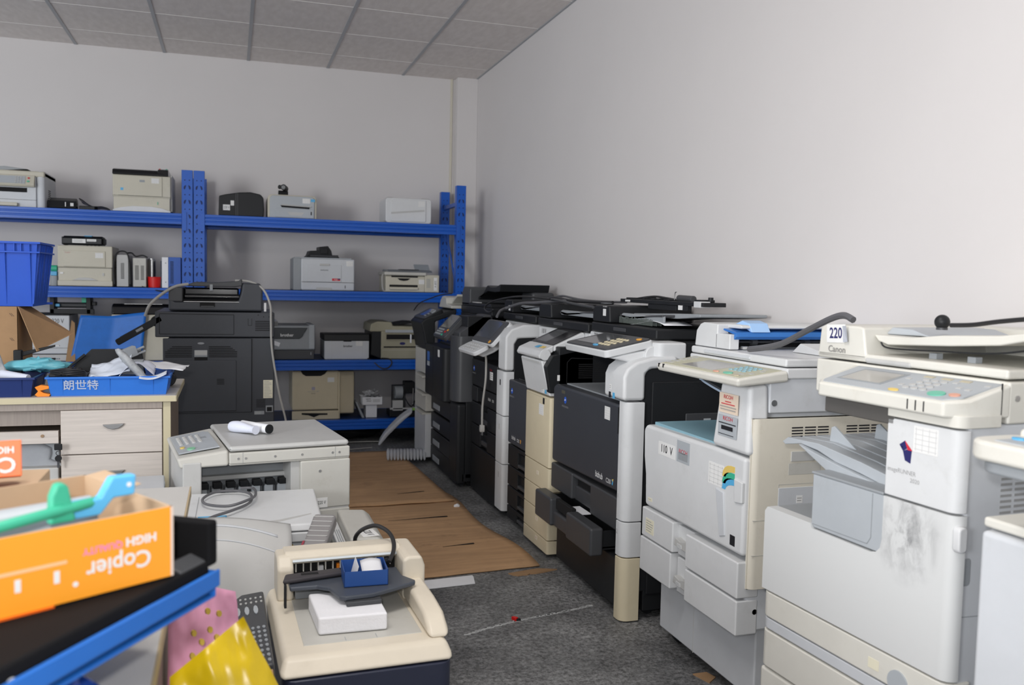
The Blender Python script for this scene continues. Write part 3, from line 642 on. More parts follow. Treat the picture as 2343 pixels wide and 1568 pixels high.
MB().at(plane('f', (.46,-.04,.895))).box(-.13,.12,-.003,.003,-.006,.002).build('cover_slot', LGR, uc)
sticker(uc, plane('f', (.555,-.011,.765)), .03,.022, LBL, 'approval_mark', lines=2); sticker(uc, plane('f', (.59,-.011,.765)), .02,.024, CYN, 'blue_mark')
MB().prism('x', [(.03,.76),(-.01,.76),(-.03,.88),(.0,.93),(.17,.965),(.2,.965),(.2,.76)], .60,.642).build('side_cheek', BLK, T, .004)
sticker(T, plane('r', (.6425,.03,.83)), .012,.026, LBL, 'lock_plate')
vents(T, plane('r', (.6425,.20,.86)), .15, .07, 8, GAP, 2, 'side_vent'); seam(T, plane('r', (.6425,0,0)), [(.07,.10),(.07,.90),(.09,.92),(.55,.90)], .003)
sticker(T, plane('r', (.6425,.035,.71)), .014,.035, DGR, 'side_socket')
MB().prism('x', [(.02,.945),(.02,.97),(.165,1.035),(.175,1.02),(.165,1.00)], .27,.60).build('control_panel', WHT, T, .006, 3)
pn = MB().prism('x', [(-.052,.925),(-.040,.948),(.02,.974),(.02,.945),(-.02,.915),(-.045,.912)], .275,.598).build('key_panel', WHT, T, .006, 3)
sl3 = math.atan2(.065,.145); M = plane(((1,0,0),(0,math.cos(sl3),math.sin(sl3)),(0,-math.sin(sl3),math.cos(sl3))), (.43,.092,1.0045))
o = MB().at(M).box(-.15,.15,-.075,.078,-.001,.0015).build('touch_display', GLB, pn); MB().at(M).box(-.12,.02,-.06,.06,.0015,.002).build('display_glass', SCR, o)
M = plane(((1,0,0),(0,.957,.29),(0,-.29,.957)), (.43,-.012,.9625))
b = MB().at(M); b.box(.03,.07,-.012,.012,0,.0015).build('blue_key', CYN, pn); MB().at(M).box(.09,.11,-.01,.01,0,.0015).box(.12,.135,-.01,.01,0,.0015).build('amber_keys', YBT, pn)
MB().cyl((.598,-.022,.932),(.606,-.022,.932),.026,n=28).build('hinge_cap', WHT, T, .002)
MB().box(-.035,.652,.172,.24,.965,1.033).build('scanner_band', WHT, T, .008, 3)
oval(T, plane('f', (.60,.171,1.0)), .007, .007, GRY, 'screw', .002)
bx('scanner_unit', BLK, T, -.03,.652,.235,.585,.955,1.033,.004)
text('voltage_text', '110 V', plane('f', (.045,.1715,1.008)), .036, INK, T, wx=.8)
feeder(T, -.035,.65, y0=.165, z=1.035)
# --- copier with the tilted screen and white near column
T = thing('photocopier', 'black photocopier with white side column and steeply tilted grey screen', 'photocopier', (1.375,5.03,0), -90)
bx('plinth', BLK, T, .02,.64,.03,.585,.05,.10,.004)
casters(T, ((.1,.1),(.58,.07),(.1,.5),(.56,.5)), .035)
MB().box(.01,.655,.05,.585,.06,.79).box(.52,.655,.05,.585,.78,.96).box(.01,.53,.42,.585,.78,.96).build('main_body', BLK, T, .005)
d = MB().box(.0,.515,.0,.05,.645,.80).build('front_door', BLK, T, .008, 3)
circle_logo(d, plane('f', (.05,0,.745)), .013, 'KONICA MINOLTA'); sticker(d, plane('f', (.41,0,.735)), .06, .045, LBL, 'date_sticker', lines=3); text('model_text', 'Color', plane('f', (.40,0,.768)), .018, RIK, d)
d = MB().box(.0,.12,.0,.05,.55,.64).box(.25,.515,.0,.05,.55,.64).box(.11,.26,.018,.05,.55,.62).build('drawer', BLK, T, .006); text('brand_text', 'bizhub', plane('f', (.38,0,.60)), .026, WIK, d, wx=.8); text('model_text', 'C353', plane('f', (.45,0,.598)), .02, WIK, d, wx=.8)
for z0, z1 in ((.42,.545),(.295,.415)):
    o = MB().box(.0,.20,.0,.05,z0,z1).box(.34,.515,.0,.05,z0,z1).box(.19,.35,.018,.05,z0,z1-.04).build('drawer', BLK, T, .006)
    MB().box(.21,.33,.004,.02,z0+.02,z0+.045).build('drawer_handle', DGR, o, .004)
bx('lower_door', BLK, T, .0,.515,.0,.05,.02,.29,.006)
for z0, z1 in ((.035,.285),(.289,.545),(.549,.784)):
    o = MB().prism('z', rrect(.52,.662,-.006,.052,.02,4,(1,1,0,0)), z0, z1).build('column_cover', WHT, T, .003)
    sticker(o, plane('f', (.60,-.0065,z1-.06)), .016,.03, INK if z0 > .5 else LGR, 'column_mark')
MB().prism('x', [(.0,.79),(.052,.79),(.052,.93),(.07,.96),(.20,.965),(.20,1.035),(.10,1.035),(.03,1.01),(.0,.97)], .53, .662).build('column_arm', WHT, T, .012, 3)
MB().box(.10,.66,.172,.24,.96,1.035).build('scanner_band', WHT, T, .008, 3)
sticker(T, plane('r', (.6655,.20,1.0)), .012,.022, INK, 'lock_slot')
bx('scanner_unit', BLK, T, .0,.66,.235,.585,.955,1.04,.004)
lid, fe = feeder(T, .08,.66, y0=.165, z=1.04, boxw=.16); sticker(fe, plane('f', (.19,.168,1.11)), .03,.03, WIK, 'white_pictogram')
a, M = tilt_panel(T, .35, .007, .98, .40, .17, .022, 48, m=WHT)
MB().at(M @ Matrix.Translation((-.01,.01,0))).box(-.15,.13,-.06,.06,0,.001).build('touch_display', SCR, a)
oval(a, M @ Matrix.Translation((.16,-.068,0)), .012, .010, OBT, 'power_key')
M2 = Matrix.Translation((.335,-.088,.893)) @ Matrix.Rotation(R(27), 4, 'X')
k = MB().at(M2).prism('z', rrect(-.18,.18,-.05,.045,.03,5), -.02, .004).build('keypad', WHT, a, .006, 3); key_grid(k, M2 @ Matrix.Translation((0,0,.004)), 6, 3, .045, .024, .014, .007, LGR)
MB().prism('x', [(-.10,.86),(-.02,.90),(.14,1.0),(.14,.96),(.0,.87),(-.06,.845)], .25,.46).build('panel_bracket', WHT, T, .008, 3)
# --- big black copier with rounded column
T = thing('photocopier', 'all black photocopier with rounded corner column and keypad panel tilted towards the aisle', 'photocopier', (1.30,5.8,0), -90)
bx('plinth', BLK, T, .0,.74,.03,.62,.04,.09,.004)
casters(T, ((.1,.1),(.68,.1),(.1,.5),(.66,.5)), .03)
MB().box(.0,.74,.05,.62,.06,.85).box(.52,.74,.05,.62,.84,1.05).box(.0,.53,.42,.62,.84,1.05).box(.0,.74,.2,.62,1.0,1.05).build('main_body', BLK, T, .005)
d = MB().prism('z', rrect(.0,.54,-.05,.05,.03,3,(1,1,0,0)), .50,.84).build('front_door', BLK, T, .012, 3)
sticker(d, plane('f', (.12,-.05,.76)), .07,.06, mat('blue_label', (.05,.15,.45), .5), 'blue_label'); sticker(d, plane('f', (.12,-.05,.71)), .07,.03, MGR, 'grey_label'); sticker(d, plane('f', (.42,-.05,.80)), .05,.045, LBL, 'date_sticker')
seam(d, plane('f', (0,-.05,0)), [(.26,.51),(.26,.83)], .004); 
for k, z0 in enumerate((.375,.25,.13,.02)):
    o = MB().box(.0,.54,.0,.05,z0+.01,z0+.12).build('drawer', BLK, T, .006)
    MB().box(.08,.26,-.004,.002,z0+.03,z0+.065).build('drawer_label_window', GRY, o, .002)
bx('lower_column', BLK, T, .545,.74,-.005,.06,.02,.52,.02,3)
b = MB().prism('z', [(.55,.06)]+[(.65-.10*math.cos(R(a)), .02-.045*math.sin(R(a))) for a in range(0,181,15)]+[(.75,.09)], .53,.93).build('round_column', DGR, T, .004, ang=50)
a, M = tilt_panel(T, .45, .0, .977, .30, .19, .03, 47, m=DGR, top=CHR)
MB().at(M @ Matrix.Translation((0,.02,0))).box(-.11,.11,-.04,.065,0,.001).build('touch_display', SCR, a)
key_grid(a, M @ Matrix.Translation((-.04,-.055,0)), 5, 3, .03, .018, .01, .007, GRY); oval(a, M @ Matrix.Translation((.09,-.05,0)), .012,.008, RED, 'stop_key'); oval(a, M @ Matrix.Translation((.12,-.035,0)), .012,.008, OBT, 'clear_key'); oval(a, M @ Matrix.Translation((.07,-.075,0)), .012,.008, GRN, 'start_key')
MB().prism('x', [(.0,.92),(.0,.95),(.16,1.06),(.20,1.06),(.20,.93)], .56,.74).build('panel_cheek', DGR, T, .006, 3)
bx('scanner_unit', BLK, T, .0,.74,.20,.62,1.05,1.10,.006)
fe = MB().prism('y', [(.02,1.10),(.22,1.10),(.22,1.215),(.20,1.225),(.06,1.225),(.02,1.19)], .20,.60).build('document_feeder', DGR, T, .01, 3)
MB().prism('y', [(.22,1.16),(.30,1.165),(.42,1.235),(.44,1.237),(.50,1.225),(.62,1.228),(.70,1.245),(.72,1.245),(.70,1.20),(.60,1.195),(.44,1.20),(.36,1.18),(.22,1.14)], .26,.58).build('document_tray', BLK, fe, .004)
bx('feeder_lid', BLK, T, .02,.72,.20,.60,1.10,1.122,.005); MB().box(.22,.34,.22,.25,1.122,1.125).build('white_strip', WIK, T)
bx('rear_hump', DGR, T, .52,.73,.46,.61,1.12,1.20,.02,3)
# --- cream and black copier at the end of the row
T = thing('photocopier', 'cream and black photocopier at the far end of the row, paper trays ajar', 'photocopier', (1.28,6.5,0), -90)
bx('main_body', LGR, T, .0,.62,.05,.60,.03,.78,.005)
casters(T, ((.1,.1),(.56,.1)), .02)
for z0, z1 in ((.62,.785),(.49,.60),(.36,.475)):
    o = MB().box(.30,.66,-.01,.05,z0,z1).build('front_cover', BEI, T, .004)
for z in (.605,.48,.35): MB().box(.42,.66,-.035,.05,z-.012,z).build('paper_tray', BEI, T, .003)
bx('lower_door', GRW, T, .30,.66,-.01,.05,.04,.345,.004)
MB().prism('x', [(-.01,.79),(.05,.79),(.05,.98),(.20,1.03),(.20,1.07),(-.02,1.0),(-.05,.97),(-.03,.90)], .28,.66).build('upper_body', BLK, T, .01, 3)
a, M = tilt_panel(T, .47, .035, 1.03, .36, .15, .03, 28, m=BLK, top=DGR)
MB().at(M).box(-.08,.06,-.04,.05,0,.001).build('touch_display', SCR, a); key_grid(a, M @ Matrix.Translation((.10,0,0)), 2, 4, .03, .025, .01,.006, GRY); oval(a, M @ Matrix.Translation((.145,.02,0)), .02,.02, GRY, 'dial_knob', .008)
MB().prism('y', [(.28,1.07),(.66,1.07),(.66,1.09),(.52,1.10),(.50,1.145),(.44,1.155),(.38,1.15),(.34,1.13)], .16,.55).build('document_feeder', BEI, T, .008, 3)
MB().prism('y', [(.5,1.11),(.66,1.17),(.66,1.155),(.5,1.095)], .2,.5).build('document_tray', BEI, T, .003)
sticker(T, plane('f', (.32,-.052,.84)), .05,.06, PAP, 'paper_scrap')
# --- machine at the right edge
T = thing('photocopier', 'pale grey copier body cut off by the right edge of view', 'photocopier', (1.24,1.16,0), -88)
bx('main_body', GRW, T, .0,.60,.01,.62,.05,.845,.008, 3)
casters(T, ((.1,.1),(.5,.1),(.1,.5)))
bx('top_cover', CRM, T, -.002,.602,.0,.62,.848,.866,.006, 3)
d = bx('front_door', GRW, T, .004,.60,-.012,.02,.10,.845,.01, 3)
seam(d, plane('f', (0,-.012,0)), [(.0,.56),(.6,.56)], .002, LGR)
bx('rear_tower', GRW, T, .25,.60,.42,.62,.86,1.0,.006)
MB().box(.06,.6,-.005,.62,1.0,1.03).build('scanner_unit', CRM, T, .008, 3)
b = MB().prism('z', rrect(.045,.5,-.11,.02,.04,5), .985,1.018).build('control_panel', CRM, T, .008, 3); MB().box(.09,.4,-.09,.0,1.018,1.0195).build('panel_face', MGR, b)
MB().prism('z', rrect(.06,.5,-.10,.02,.04,5), .965,.985).build('panel_underside', GRY, T, .006, 3)
oval(b, plane('t', (.10,-.05,1.0195)), .012, .008, CYN, 'blue_key')
# ---------------------------------------------------------------- things on the racks (front at y about 6.65)
Z1, Z2, Z3, Z4 = [z+.0015 for z in ZS]
def lump(name, m, c, r, label=None, cat=None, par=None, amp=.25, sc=6., e=1., n=28, mm=18, rz=0, flat=None, seed=0):
    M = Matrix.Translation(c) @ Matrix.Rotation(R(rz), 4, 'Z')
    def f(p):
        d = p.normalized(); k = 1+amp*(noise.noise(d*sc*.35+Vector((seed,0,0)))*1.4+.5*noise.noise(d*sc+Vector((0,seed,0))))
        q = p*k
        if flat is not None and q.z < -flat: q.z = -flat
        return q
    b = MB().at(M).ball((0,0,0), *r, n=n, m=mm, f=f, e=e)
    o = b.build(name, m, par, ang=60)
    if label: tag(o, label, cat)
    return o
def origin(T_or_loc): return T_or_loc
# --- top level, left unit
T = thing('multifunction_printer', 'grey-white multifunction printer with keypad, far left of the top shelf', 'printer', (-1.56,6.66,Z1))
MB().box(0,.30,.0,.38,.0,.185).box(.0,.30,.0,.38,.18,.215).build('body', GRW, T, .006)
MB().prism('z', rrect(.30,.352,.0,.40,.02), .0, .245).build('side_cover', GRW, T, .005)
MB().box(-.02,.352,-.002,.40,.205,.245).build('scanner_lid', SHB, T, .01, 3)
p = MB().prism('x', [(-.03,.135),(.0,.135),(.0,.215),(-.012,.215),(-.04,.15)], -.02,.295).build('control_panel', SHB, T, .004)
sp = plane(((1,0,0),(0,.4,.917),(0,-.917,.4)), (.14,-.028,.18))
MB().at(sp).box(-.14,.10,-.028,.028,0,.002).build('panel_face', MGR, p); key_grid(p, sp @ Matrix.Translation((.06,0,.002)), 3, 4, .016,.013,.005,.004, LGR)
oval(p, sp @ Matrix.Translation((.118,-.01,.001)), .009,.006, GRB, 'start_button'); oval(p, sp @ Matrix.Translation((.12,.015,.001)), .007,.005, RIK, 'stop_button')
bx('output_slot', GAP, T, .0,.245,-.001,.02,.10,.13,0); bx('paper_cassette', SHB, T, .0,.19,-.03,.02,.005,.028,.004)
seam(T, plane('f', (0,0,0)), [(.0,.05),(.30,.05)]); vents(T, plane('r', (.352,.16,.09)), .08,.09,7)
MB().prism('y', [(.0,.245),(.08,.245),(.24,.262),(.10,.275),(.02,.268)], .05,.35).build('document_tray', GRY, T, .003)
def cartridge(x, y, z, w, label, rz=0, curve=0):
    T = thing('toner_cartridge', label, 'toner cartridge', (x,y,z), rz)
    MB().prism('x', [(0,.012),(.03,.0),(.13,.0),(.15,.03),(.13,.075),(.07,.082),(.02,.06)], 0, w).build('housing', BLK, T, .003)
    MB().cyl((-.008,.04,.03),(w+.008,.04,.03),.018).build('drum', DGR, T, .001); MB().box(-.012,.0,.02,.11,.01,.06).build('end_cap', BLK, T, .003)
    return T
T = cartridge(-1.19,6.70,Z1,.165,'black toner cartridge standing left of the darker film-wrapped part on top shelf',3)
sticker(T, plane('f', (.14,.0,.035)), .02,.022, LBL, 'small_label'); sticker(T, plane('f', (.10,.0,.035)), .006,.03, LBL, 'small_label')
T = thing('moulded_cover', 'black moulded cover sloping down to the right beside the toner cartridge', 'printer part', (-1.005,6.70,Z1))
MB().grid(lambda u, v: Vector((.20*u, .16*v, .003+.078*(1-u)**.7*(.75+.25*math.cos(u*7))*(1-.3*v)+.004*noise.noise(Vector((u*6,v*4,1))))), 20, 8).build('shell', GLB, T, solid=.004)
MB().box(.0,.10,.0,.14,.0,.03).build('base', BLK, T, .004)
T = thing('laser_printer', 'white laser printer with a black top on the top shelf', 'printer', (-.785,6.65,Z1))
MB().box(0,.375,.0,.38,.10,.255).box(.004,.371,.004,.38,.0,.11).build('body', SHB, T, .006)
MB().prism('x', [(-.004,.255),(.38,.255),(.38,.29),(.05,.30),(.01,.292),(-.004,.27)], -.002,.335).prism('x', [(-.004,.255),(.38,.255),(.38,.30),(.05,.31),(.0,.30)], .29,.36).build('top_cover', GLB, T, .006)
oval(T, plane('t', (.30,.06,.31)), .006,.005, RED, 'stop_button', .004); oval(T, plane('t', (.345,.06,.31)), .006,.005, GRN, 'go_button', .004)
f = MB().prism('x', [(-.006,.112),(.0,.112),(.0,.25),(-.006,.25)], .035,.32).build('front_flap', SHB, T, .003)
sticker(f, plane('f', (.19,-.006,.215)), .034,.016, GRY, 'badge'); sticker(f, plane('f', (.06,-.006,.155)), .018,.018, CYN, 'blue_mark'); gridsticker(f, plane('f', (.275,-.006,.22)), .05,.035)
seam(T, plane('f', (0,0,0)), [(.0,.11),(.375,.11)]); 
o = MB().prism('y', [(.0,.002),(.375,.002),(.375,.012),(.32,.03),(.25,.04),(.13,.04),(.05,.028),(.0,.012)], -.012,.03).build('paper_cassette', WHT, T, .003); sticker(T, plane('f', (.29,.0,.065)), .004,.02, GRN, 'level_mark')
bx('side_cover', BEI, T, .370,.385,.03,.36,.01,.27,.004)
# --- top level, right unit
T = thing('power_supply_unit', 'black rounded box marked 220 V on the top shelf', 'printer', (-.09,6.66,Z1), 0)
MB().prism('y', [(.0,.0),(.312,.0),(.316,.05),(.312,.14),(.29,.165),(.22,.178),(.14,.172),(.05,.155),(.004,.142)], 0, .30).build('case', BLK, T, .008, 3)
MB().box(.118,.122,-.002,.01,.005,.165).box(.130,.134,-.002,.01,.005,.166).build('front_ridge', DGR, T)
sticker(T, plane('f', (.055,0,.06)), .048,.04, LBL, 'voltage_sticker', '220 V', .026, INK, .65); sticker(T, plane('f', (.095,0,.093)), .024,.036, LBL, 'small_label')
T = thing('laser_printer', 'small grey laser printer with a webcam-like device on top', 'printer', (.25,6.65,Z1))
MB().prism('y', rrect(.0,.352,.0,.17,.03,4,(0,0,1,1)), .0,.32).build('body', SHB, T, .008, 3)
MB().prism('y', rrect(.015,.335,.0,.162,.025,4,(0,0,1,1)), -.012,.01).build('front_cover', MGR, T, .006); 
f = MB().prism('y', [(.09,.092),(.30,.085),(.295,.072),(.10,.078)], -.018,-.01).build('feed_slot', GAP, T); MB().cyl((.095,-.016,.095),(.31,-.016,.088),.005).build('feed_bar', LGR, f)
MB().prism('y', rrect(.055,.33,.005,.07,.012,3,(0,0,1,1)), -.018,-.01).build('paper_flap', MGR, T, .003); MB().prism('y', [(.14,.045),(.26,.045),(.24,.02),(.16,.02)], -.019,-.017).build('grip', LGR, T)
gridsticker(T, plane('f', (.275,-.0125,.13)), .055,.035); sticker(T, plane('f', (.322,-.0125,.135)), .03,.02, CYN, 'blue_mark'); sticker(T, plane('f', (.31,-.019,.04)), .008,.025, INK, 'level_mark')
T = thing('desk_camera', 'black camera-like device standing on the small grey laser printer', 'camera', (.33,6.72,Z1+.17))
MB().prism('x', [(.0,.0),(.07,.0),(.06,.03),(.03,.04),(.01,.03)], 0, .07).build('foot', BLK, T, .004)
MB().cyl((.035,.0,.062),(.055,.08,.058),.022).build('barrel', BLK, T, .003); MB().cyl((.01,.01,.065),(.012,.06,.065),.014).build('knob', BLK, T, .003)
MB().cyl((.035,-.002,.062),(.0355,.0,.062),.014).build('lens', SCR, T)
T = thing('laser_printer', 'compact white laser printer at the right end of the top shelf', 'printer', (1.115,6.65,Z1))
MB().prism('y', rrect(.0,.355,.0,.19,.022,4), .0,.30).build('body', WHT, T, .008, 3)
f = MB().prism('y', rrect(.04,.31,.012,.178,.012,3), -.008,.01).build('front_flap', WHT, T, .003); gridsticker(f, plane('f', (.275,-.008,.15)), .05,.04)
MB().at(plane('f', (.17,-.008,.085), 6)).box(-.13,.13,-.006,.008,0,.0005).build('crease', LGR, f)
MB().prism('x', [(.02,.188),(.20,.188),(.18,.196),(.04,.196)], .28,.345).build('top_button_plate', LGR, T, .003)
MB().prism('x', [(.02,.188),(.20,.188),(.18,.196),(.04,.196)], .02,.06).build('top_ridge', LGR, T, .003)
# --- second level, left unit
T = thing('laser_printer', 'grey-white laser printer under a black toner cartridge on the second shelf', 'printer', (-1.135,6.65,Z2))
MB().box(0,.345,.0,.38,.13,.28).box(.004,.341,.004,.38,.0,.14).build('body', SHB, T, .007, 3); bx('top_recess', LGR, T, .06,.32,.03,.33,.278,.283,.002)
f = bx('front_flap', SHB, T, .035,.30,-.006,.005,.135,.245,.003); gridsticker(f, plane('f', (.262,-.006,.215)), .05,.035); text('faded_text', 'Laser', plane('f', (.065,-.0065,.232)), .016, mat('faded_red', (.5,.25,.22)), f)
seam(T, plane('f', (0,0,0)), [(.0,.128),(.345,.128)]); bx('paper_cassette', SHB, T, .0,.345,-.008,.01,.003,.04,.004); MB().prism('y', [(.09,.042),(.25,.042),(.21,.058),(.17,.062),(.13,.058)], -.004,.01).build('cassette_grip', LGR, T, .001)
key_grid(T, plane('t', (.22,.03,.281)), 4, 1, .025,.02,.006,.006, DGR, 'status_lights')
sticker(T, plane('f', (.025,0,.09)), .02,.012, LBL, 'size_mark'); sticker(T, plane('f', (.285,0,.085)), .012,.02, LGR, 'size_window')
T = thing('toner_cartridge', 'black toner cartridge with white labels lying on the second-shelf printer', 'toner cartridge', (-1.11,6.69,Z2+.283), -4)
MB().prism('x', [(.0,.01),(.02,.0),(.12,.0),(.14,.03),(.12,.06),(.04,.065),(.0,.05)], .0,.25).build('housing', BLK, T, .004); MB().box(.25,.262,.03,.1,.01,.05).build('gear_cap', BLK, T, .003); MB().box(-.01,.0,.02,.11,.005,.058).build('end_cap', BLK, T, .003)
sticker(T, plane('f', (.105,.0,.03)), .085,.028, LBL, 'label', lines=2); sticker(T, plane('f', (.185,.0,.036)), .06,.016, LBL, 'label', lines=1); bx('blue_tab', CYN, T, .13,.18,.04,.07,.063,.07,.002)
def psu(x, w, h, label, m, extra=0):
    T = thing('power_adapter_box', label, 'power supply', (x,6.66,Z2), 0)
    MB().box(0,w,.0,.28,.004,h).build('case', m, T, .002); vents(T, plane('f', (w*(.5 if not extra else .3),0,h*.5)), w*.3,h*.5,16,fill=.5)
    if extra: vents(T, plane('f', (w*.72,0,h*.5)), w*.26,h*.5,16,fill=.5)
    return T
psu(-.765,.075,.225,'pale metal vented power supply box nearest the second-shelf printer', LGR)
psu(-.660,.085,.205,'darker metal vented power supply box with two slot columns on second shelf', BEI, 1)
T = thing('steel_can', 'shiny metal canister standing between the vented box and blue box', 'can', (-.549,6.80,Z2)); MB().cyl((0,0,0),(0,0,.20),.026,n=28).build('can', MET, T, .003); MB().cyl((0,0,.2),(0,0,.206),.02).build('cap', MET, T)
T = thing('plastic_pot', 'round red plastic pot on the second shelf', 'pot', (-.522,6.70,Z2)); MB().cyl((0,0,0),(0,0,.072),.043,.047,n=32).build('pot', RED, T, .002); MB().cyl((0,0,.072),(0,0,.076),.049,n=32).build('rim', RED, T, .001)
T = thing('switching_power_supply', 'blue metal box with vents and a white end panel, by the rack post', 'power supply', (-.47,6.65,Z2))
MB().box(.042,.125,.0,.22,.0,.218).build('case', mat('blue_metal', (.02,.1,.42), .35), T, .002); bx('end_panel', PAP, T, .0,.042,-.004,.22,.0,.216,.002); vents(T, plane('f', (.066,0,.11)), .022,.16,20,fill=.5)
oval(T, plane('f', (.025,-.004,.175)), .004,.004, GRY, 'screw'); oval(T, plane('f', (.025,-.004,.04)), .004,.004, GRY, 'screw')
bx('dark_panel', NVY, T, -.012,.0,.03,.2,.0,.19,.002)
for i, (pts, lab) in enumerate(((((-.778,6.64,Z2+.02),(-.783,6.64,Z2+.15),(-.757,6.66,Z2+.240),(-.70,6.66,Z2+.240),(-.680,6.64,Z2+.15),(-.676,6.64,Z2+.02)),'black cable arching over the pale vented box on second shelf'),
                              (((-.70,6.72,Z2+.240),(-.67,6.70,Z2+.24),(-.645,6.7,Z2+.218),(-.60,6.7,Z2+.226),(-.568,6.69,Z2+.212)),'black cable lying over the darker vented box on second shelf'),
                              (((-.60,6.64,Z2+.005),(-.54,6.61,Z2-.01),(-.46,6.60,Z2-.022),(-.41,6.64,Z2+.01)),'thin black cable drooping over the shelf edge below the red pot'))):
    cable('power_cable', pts, .005, CAB, lab)
T = thing('part_tower', 'small green and blue printer part squeezed between crate and printer', 'printer part', (-1.165,6.68,Z2))
MB().prism('z', rrect(-.022,.022,.0,.05,.01), .0,.07).build('base', GRY, T, .003); MB().box(-.02,.02,.0,.05,.07,.10).build('blue_band', CYN, T, .004); MB().cyl((-.02,.025,.12),(.02,.025,.12),.022).build('green_spool', GRN, T, .003)
# --- second level, right unit
T = thing('laser_printer', 'light grey laser printer with a dark side and red-blue sticker', 'printer', (.435,6.65,Z2))
MB().box(.055,.45,.0,.38,.0,.238).build('body', GRW, T, .012, 3); bx('side_cover', GRY, T, .0,.057,.01,.38,.0,.24,.006); bx('top_cover', MGR, T, .01,.43,.02,.37,.236,.246,.004)
f = bx('front_flap', GRW, T, .095,.35,-.004,.01,.065,.192,.002); MB().box(.19,.265,-.008,.0,.185,.2).build('flap_latch', LGR, f, .003); text('brand_text', 'SAMSUNG', plane('f', (.225,-.0045,.152)), .014, INK, f, wx=.9)
s = sticker(f, plane('f', (.312,-.004,.083)), .06,.018, RIK, 'red_label', 'Digital', .012, WIK); sticker(s, plane('f', (.333,-.0048,.088)), .02,.008, INV, 'blue_patch'); gridsticker(T, plane('f', (.412,0,.205)), .05,.038)
seam(T, plane('f', (0,0,0)), [(.06,.062),(.448,.062)], .003); bx('cassette_grip', LGR, T, .165,.28,-.004,.005,.002,.022,.003); sticker(T, plane('f', (.38,0,.03)), .005,.022, INK, 'level_mark')
T = thing('printer_module', 'jagged black printer module lying on the light grey printer', 'printer part', (.53,6.72,Z2+.246), 4)
MB().prism('y', [(.0,.0),(.25,.0),(.25,.01),(.20,.012),(.19,.055),(.165,.09),(.10,.082),(.10,.055),(.03,.05),(.02,.02)], 0,.14).build('housing', BLK, T, .003); MB().cyl((.03,-.01,.012),(.24,-.01,.012),.01).build('roller', DGR, T); MB().box(.11,.16,-.012,.0,.03,.07).build('bracket', BLK, T, .002)
T = thing('fax_machine', 'grey-beige fax machine marked 220 V on its side, second shelf', 'fax machine', (1.09,6.65,Z2))
MB().box(.03,.335,.0,.30,.0,.12).box(.03,.335,.03,.30,.11,.155).box(.335,.45,.0,.30,.0,.135).build('body', SHB, T, .006)
MB().box(.02,.345,-.012,.30,.128,.152).build('top_cover', BEI, T, .005); MB().prism('x', [(.01,.152),(.28,.152),(.26,.175),(.06,.17)], .05,.40).build('keypad_deck', GRY, T, .004); MB().box(.15,.30,.05,.14,.168,.176).build('display', DGR, T, .002)
MB().prism('x', [(.20,.17),(.22,.17),(.28,.215),(.27,.22)], .30,.42).build('paper_rest', MGR, T, .002)
bx('document_slot', GAP, T, .075,.28,-.002,.02,.112,.124,0); bx('output_slot', GAP, T, .06,.28,-.002,.02,.038,.055,0); bx('output_lip', SHB, T, .06,.28,-.02,.01,.018,.034,.003)
MB().prism('y', [(.12,.105),(.22,.105),(.2,.09),(.17,.085),(.14,.09)], -.005,.005).build('front_grip', GAP, T); gridsticker(T, plane('f', (.31,0,.08)), .045,.035)
sd = bx('side_panel', BEI, T, .448,.453,.02,.29,.01,.13,.003); sticker(sd, plane('f', (.42,-.0,.065),-90), .10,.026, LBL, 'voltage_sticker', '220 V', .022, INK); vents(T, plane('f', (.365,0,.07)), .03,.07,12,GRY)
cable('telephone_cable', ((1.14,6.68,Z2+.13),(1.10,6.66,Z2+.13),(1.095,6.65,Z2+.06),(1.105,6.65,Z2+.008),(1.135,6.66,Z2+.006)), .006, CBL, 'coiled pale cord at the left of the beige fax machine')
# --- third level, left unit
T = thing('laser_printer', 'white printer box marked 20 V beneath a black drum unit', 'printer', (-1.40,6.65,Z3))
MB().box(0,.335,.0,.36,.05,.315).build('body', GRW, T, .006); bx('lower_unit', LGR, T, .0,.335,.0,.36,.0,.045,.004); text('voltage_text', '220 V', plane('f', (.262,-.0004,.275)), .045, INK, T, wx=.7); seam(T, plane('f', (0,0,0)), [(0,.09),(.335,.09)])
bx('top_cover', BLK, T, .0,.335,.01,.36,.315,.323,.003)
T = thing('drum_unit', 'black open-frame drum unit with green ends on the white printer', 'drum unit', (-1.20,6.72,Z3+.323))
MB().box(.0,.28,.0,.02,.0,.035).build('front_rail', BLK, T, .003); MB().box(.0,.03,.0,.12,.0,.12).build('end_plate', BLK, T, .004); MB().box(.23,.26,.0,.12,.0,.12).build('end_plate', BLK, T, .004); MB().cyl((.02,.06,.06),(.25,.06,.06),.02).build('drum', DGR, T); MB().box(.20,.23,.01,.06,.08,.125).build('green_lever', GRN, T, .003); MB().box(.03,.06,.02,.05,.05,.07).build('blue_lever', CYN, T, .003); MB().box(.26,.29,.02,.08,.06,.085).build('side_lug', BLK, T, .003)
T = thing('multifunction_printer', 'beige printer with glossy black top behind the dark copier screen', 'printer', (-.80,6.65,Z3))
MB().box(.0,.40,.0,.36,.0,.325).build('body', SHB, T, .006); MB().prism('x', [(-.005,.325),(.36,.325),(.36,.39),(.05,.40),(.01,.385)], .0,.40).build('top_cover', GLB, T, .012, 3); sticker(T, plane('f', (.27,0,.285)), .034,.014, GRY, 'badge'); MB().box(.08,.33,.02,.035,.398,.401).build('chrome_strip', MET, T)
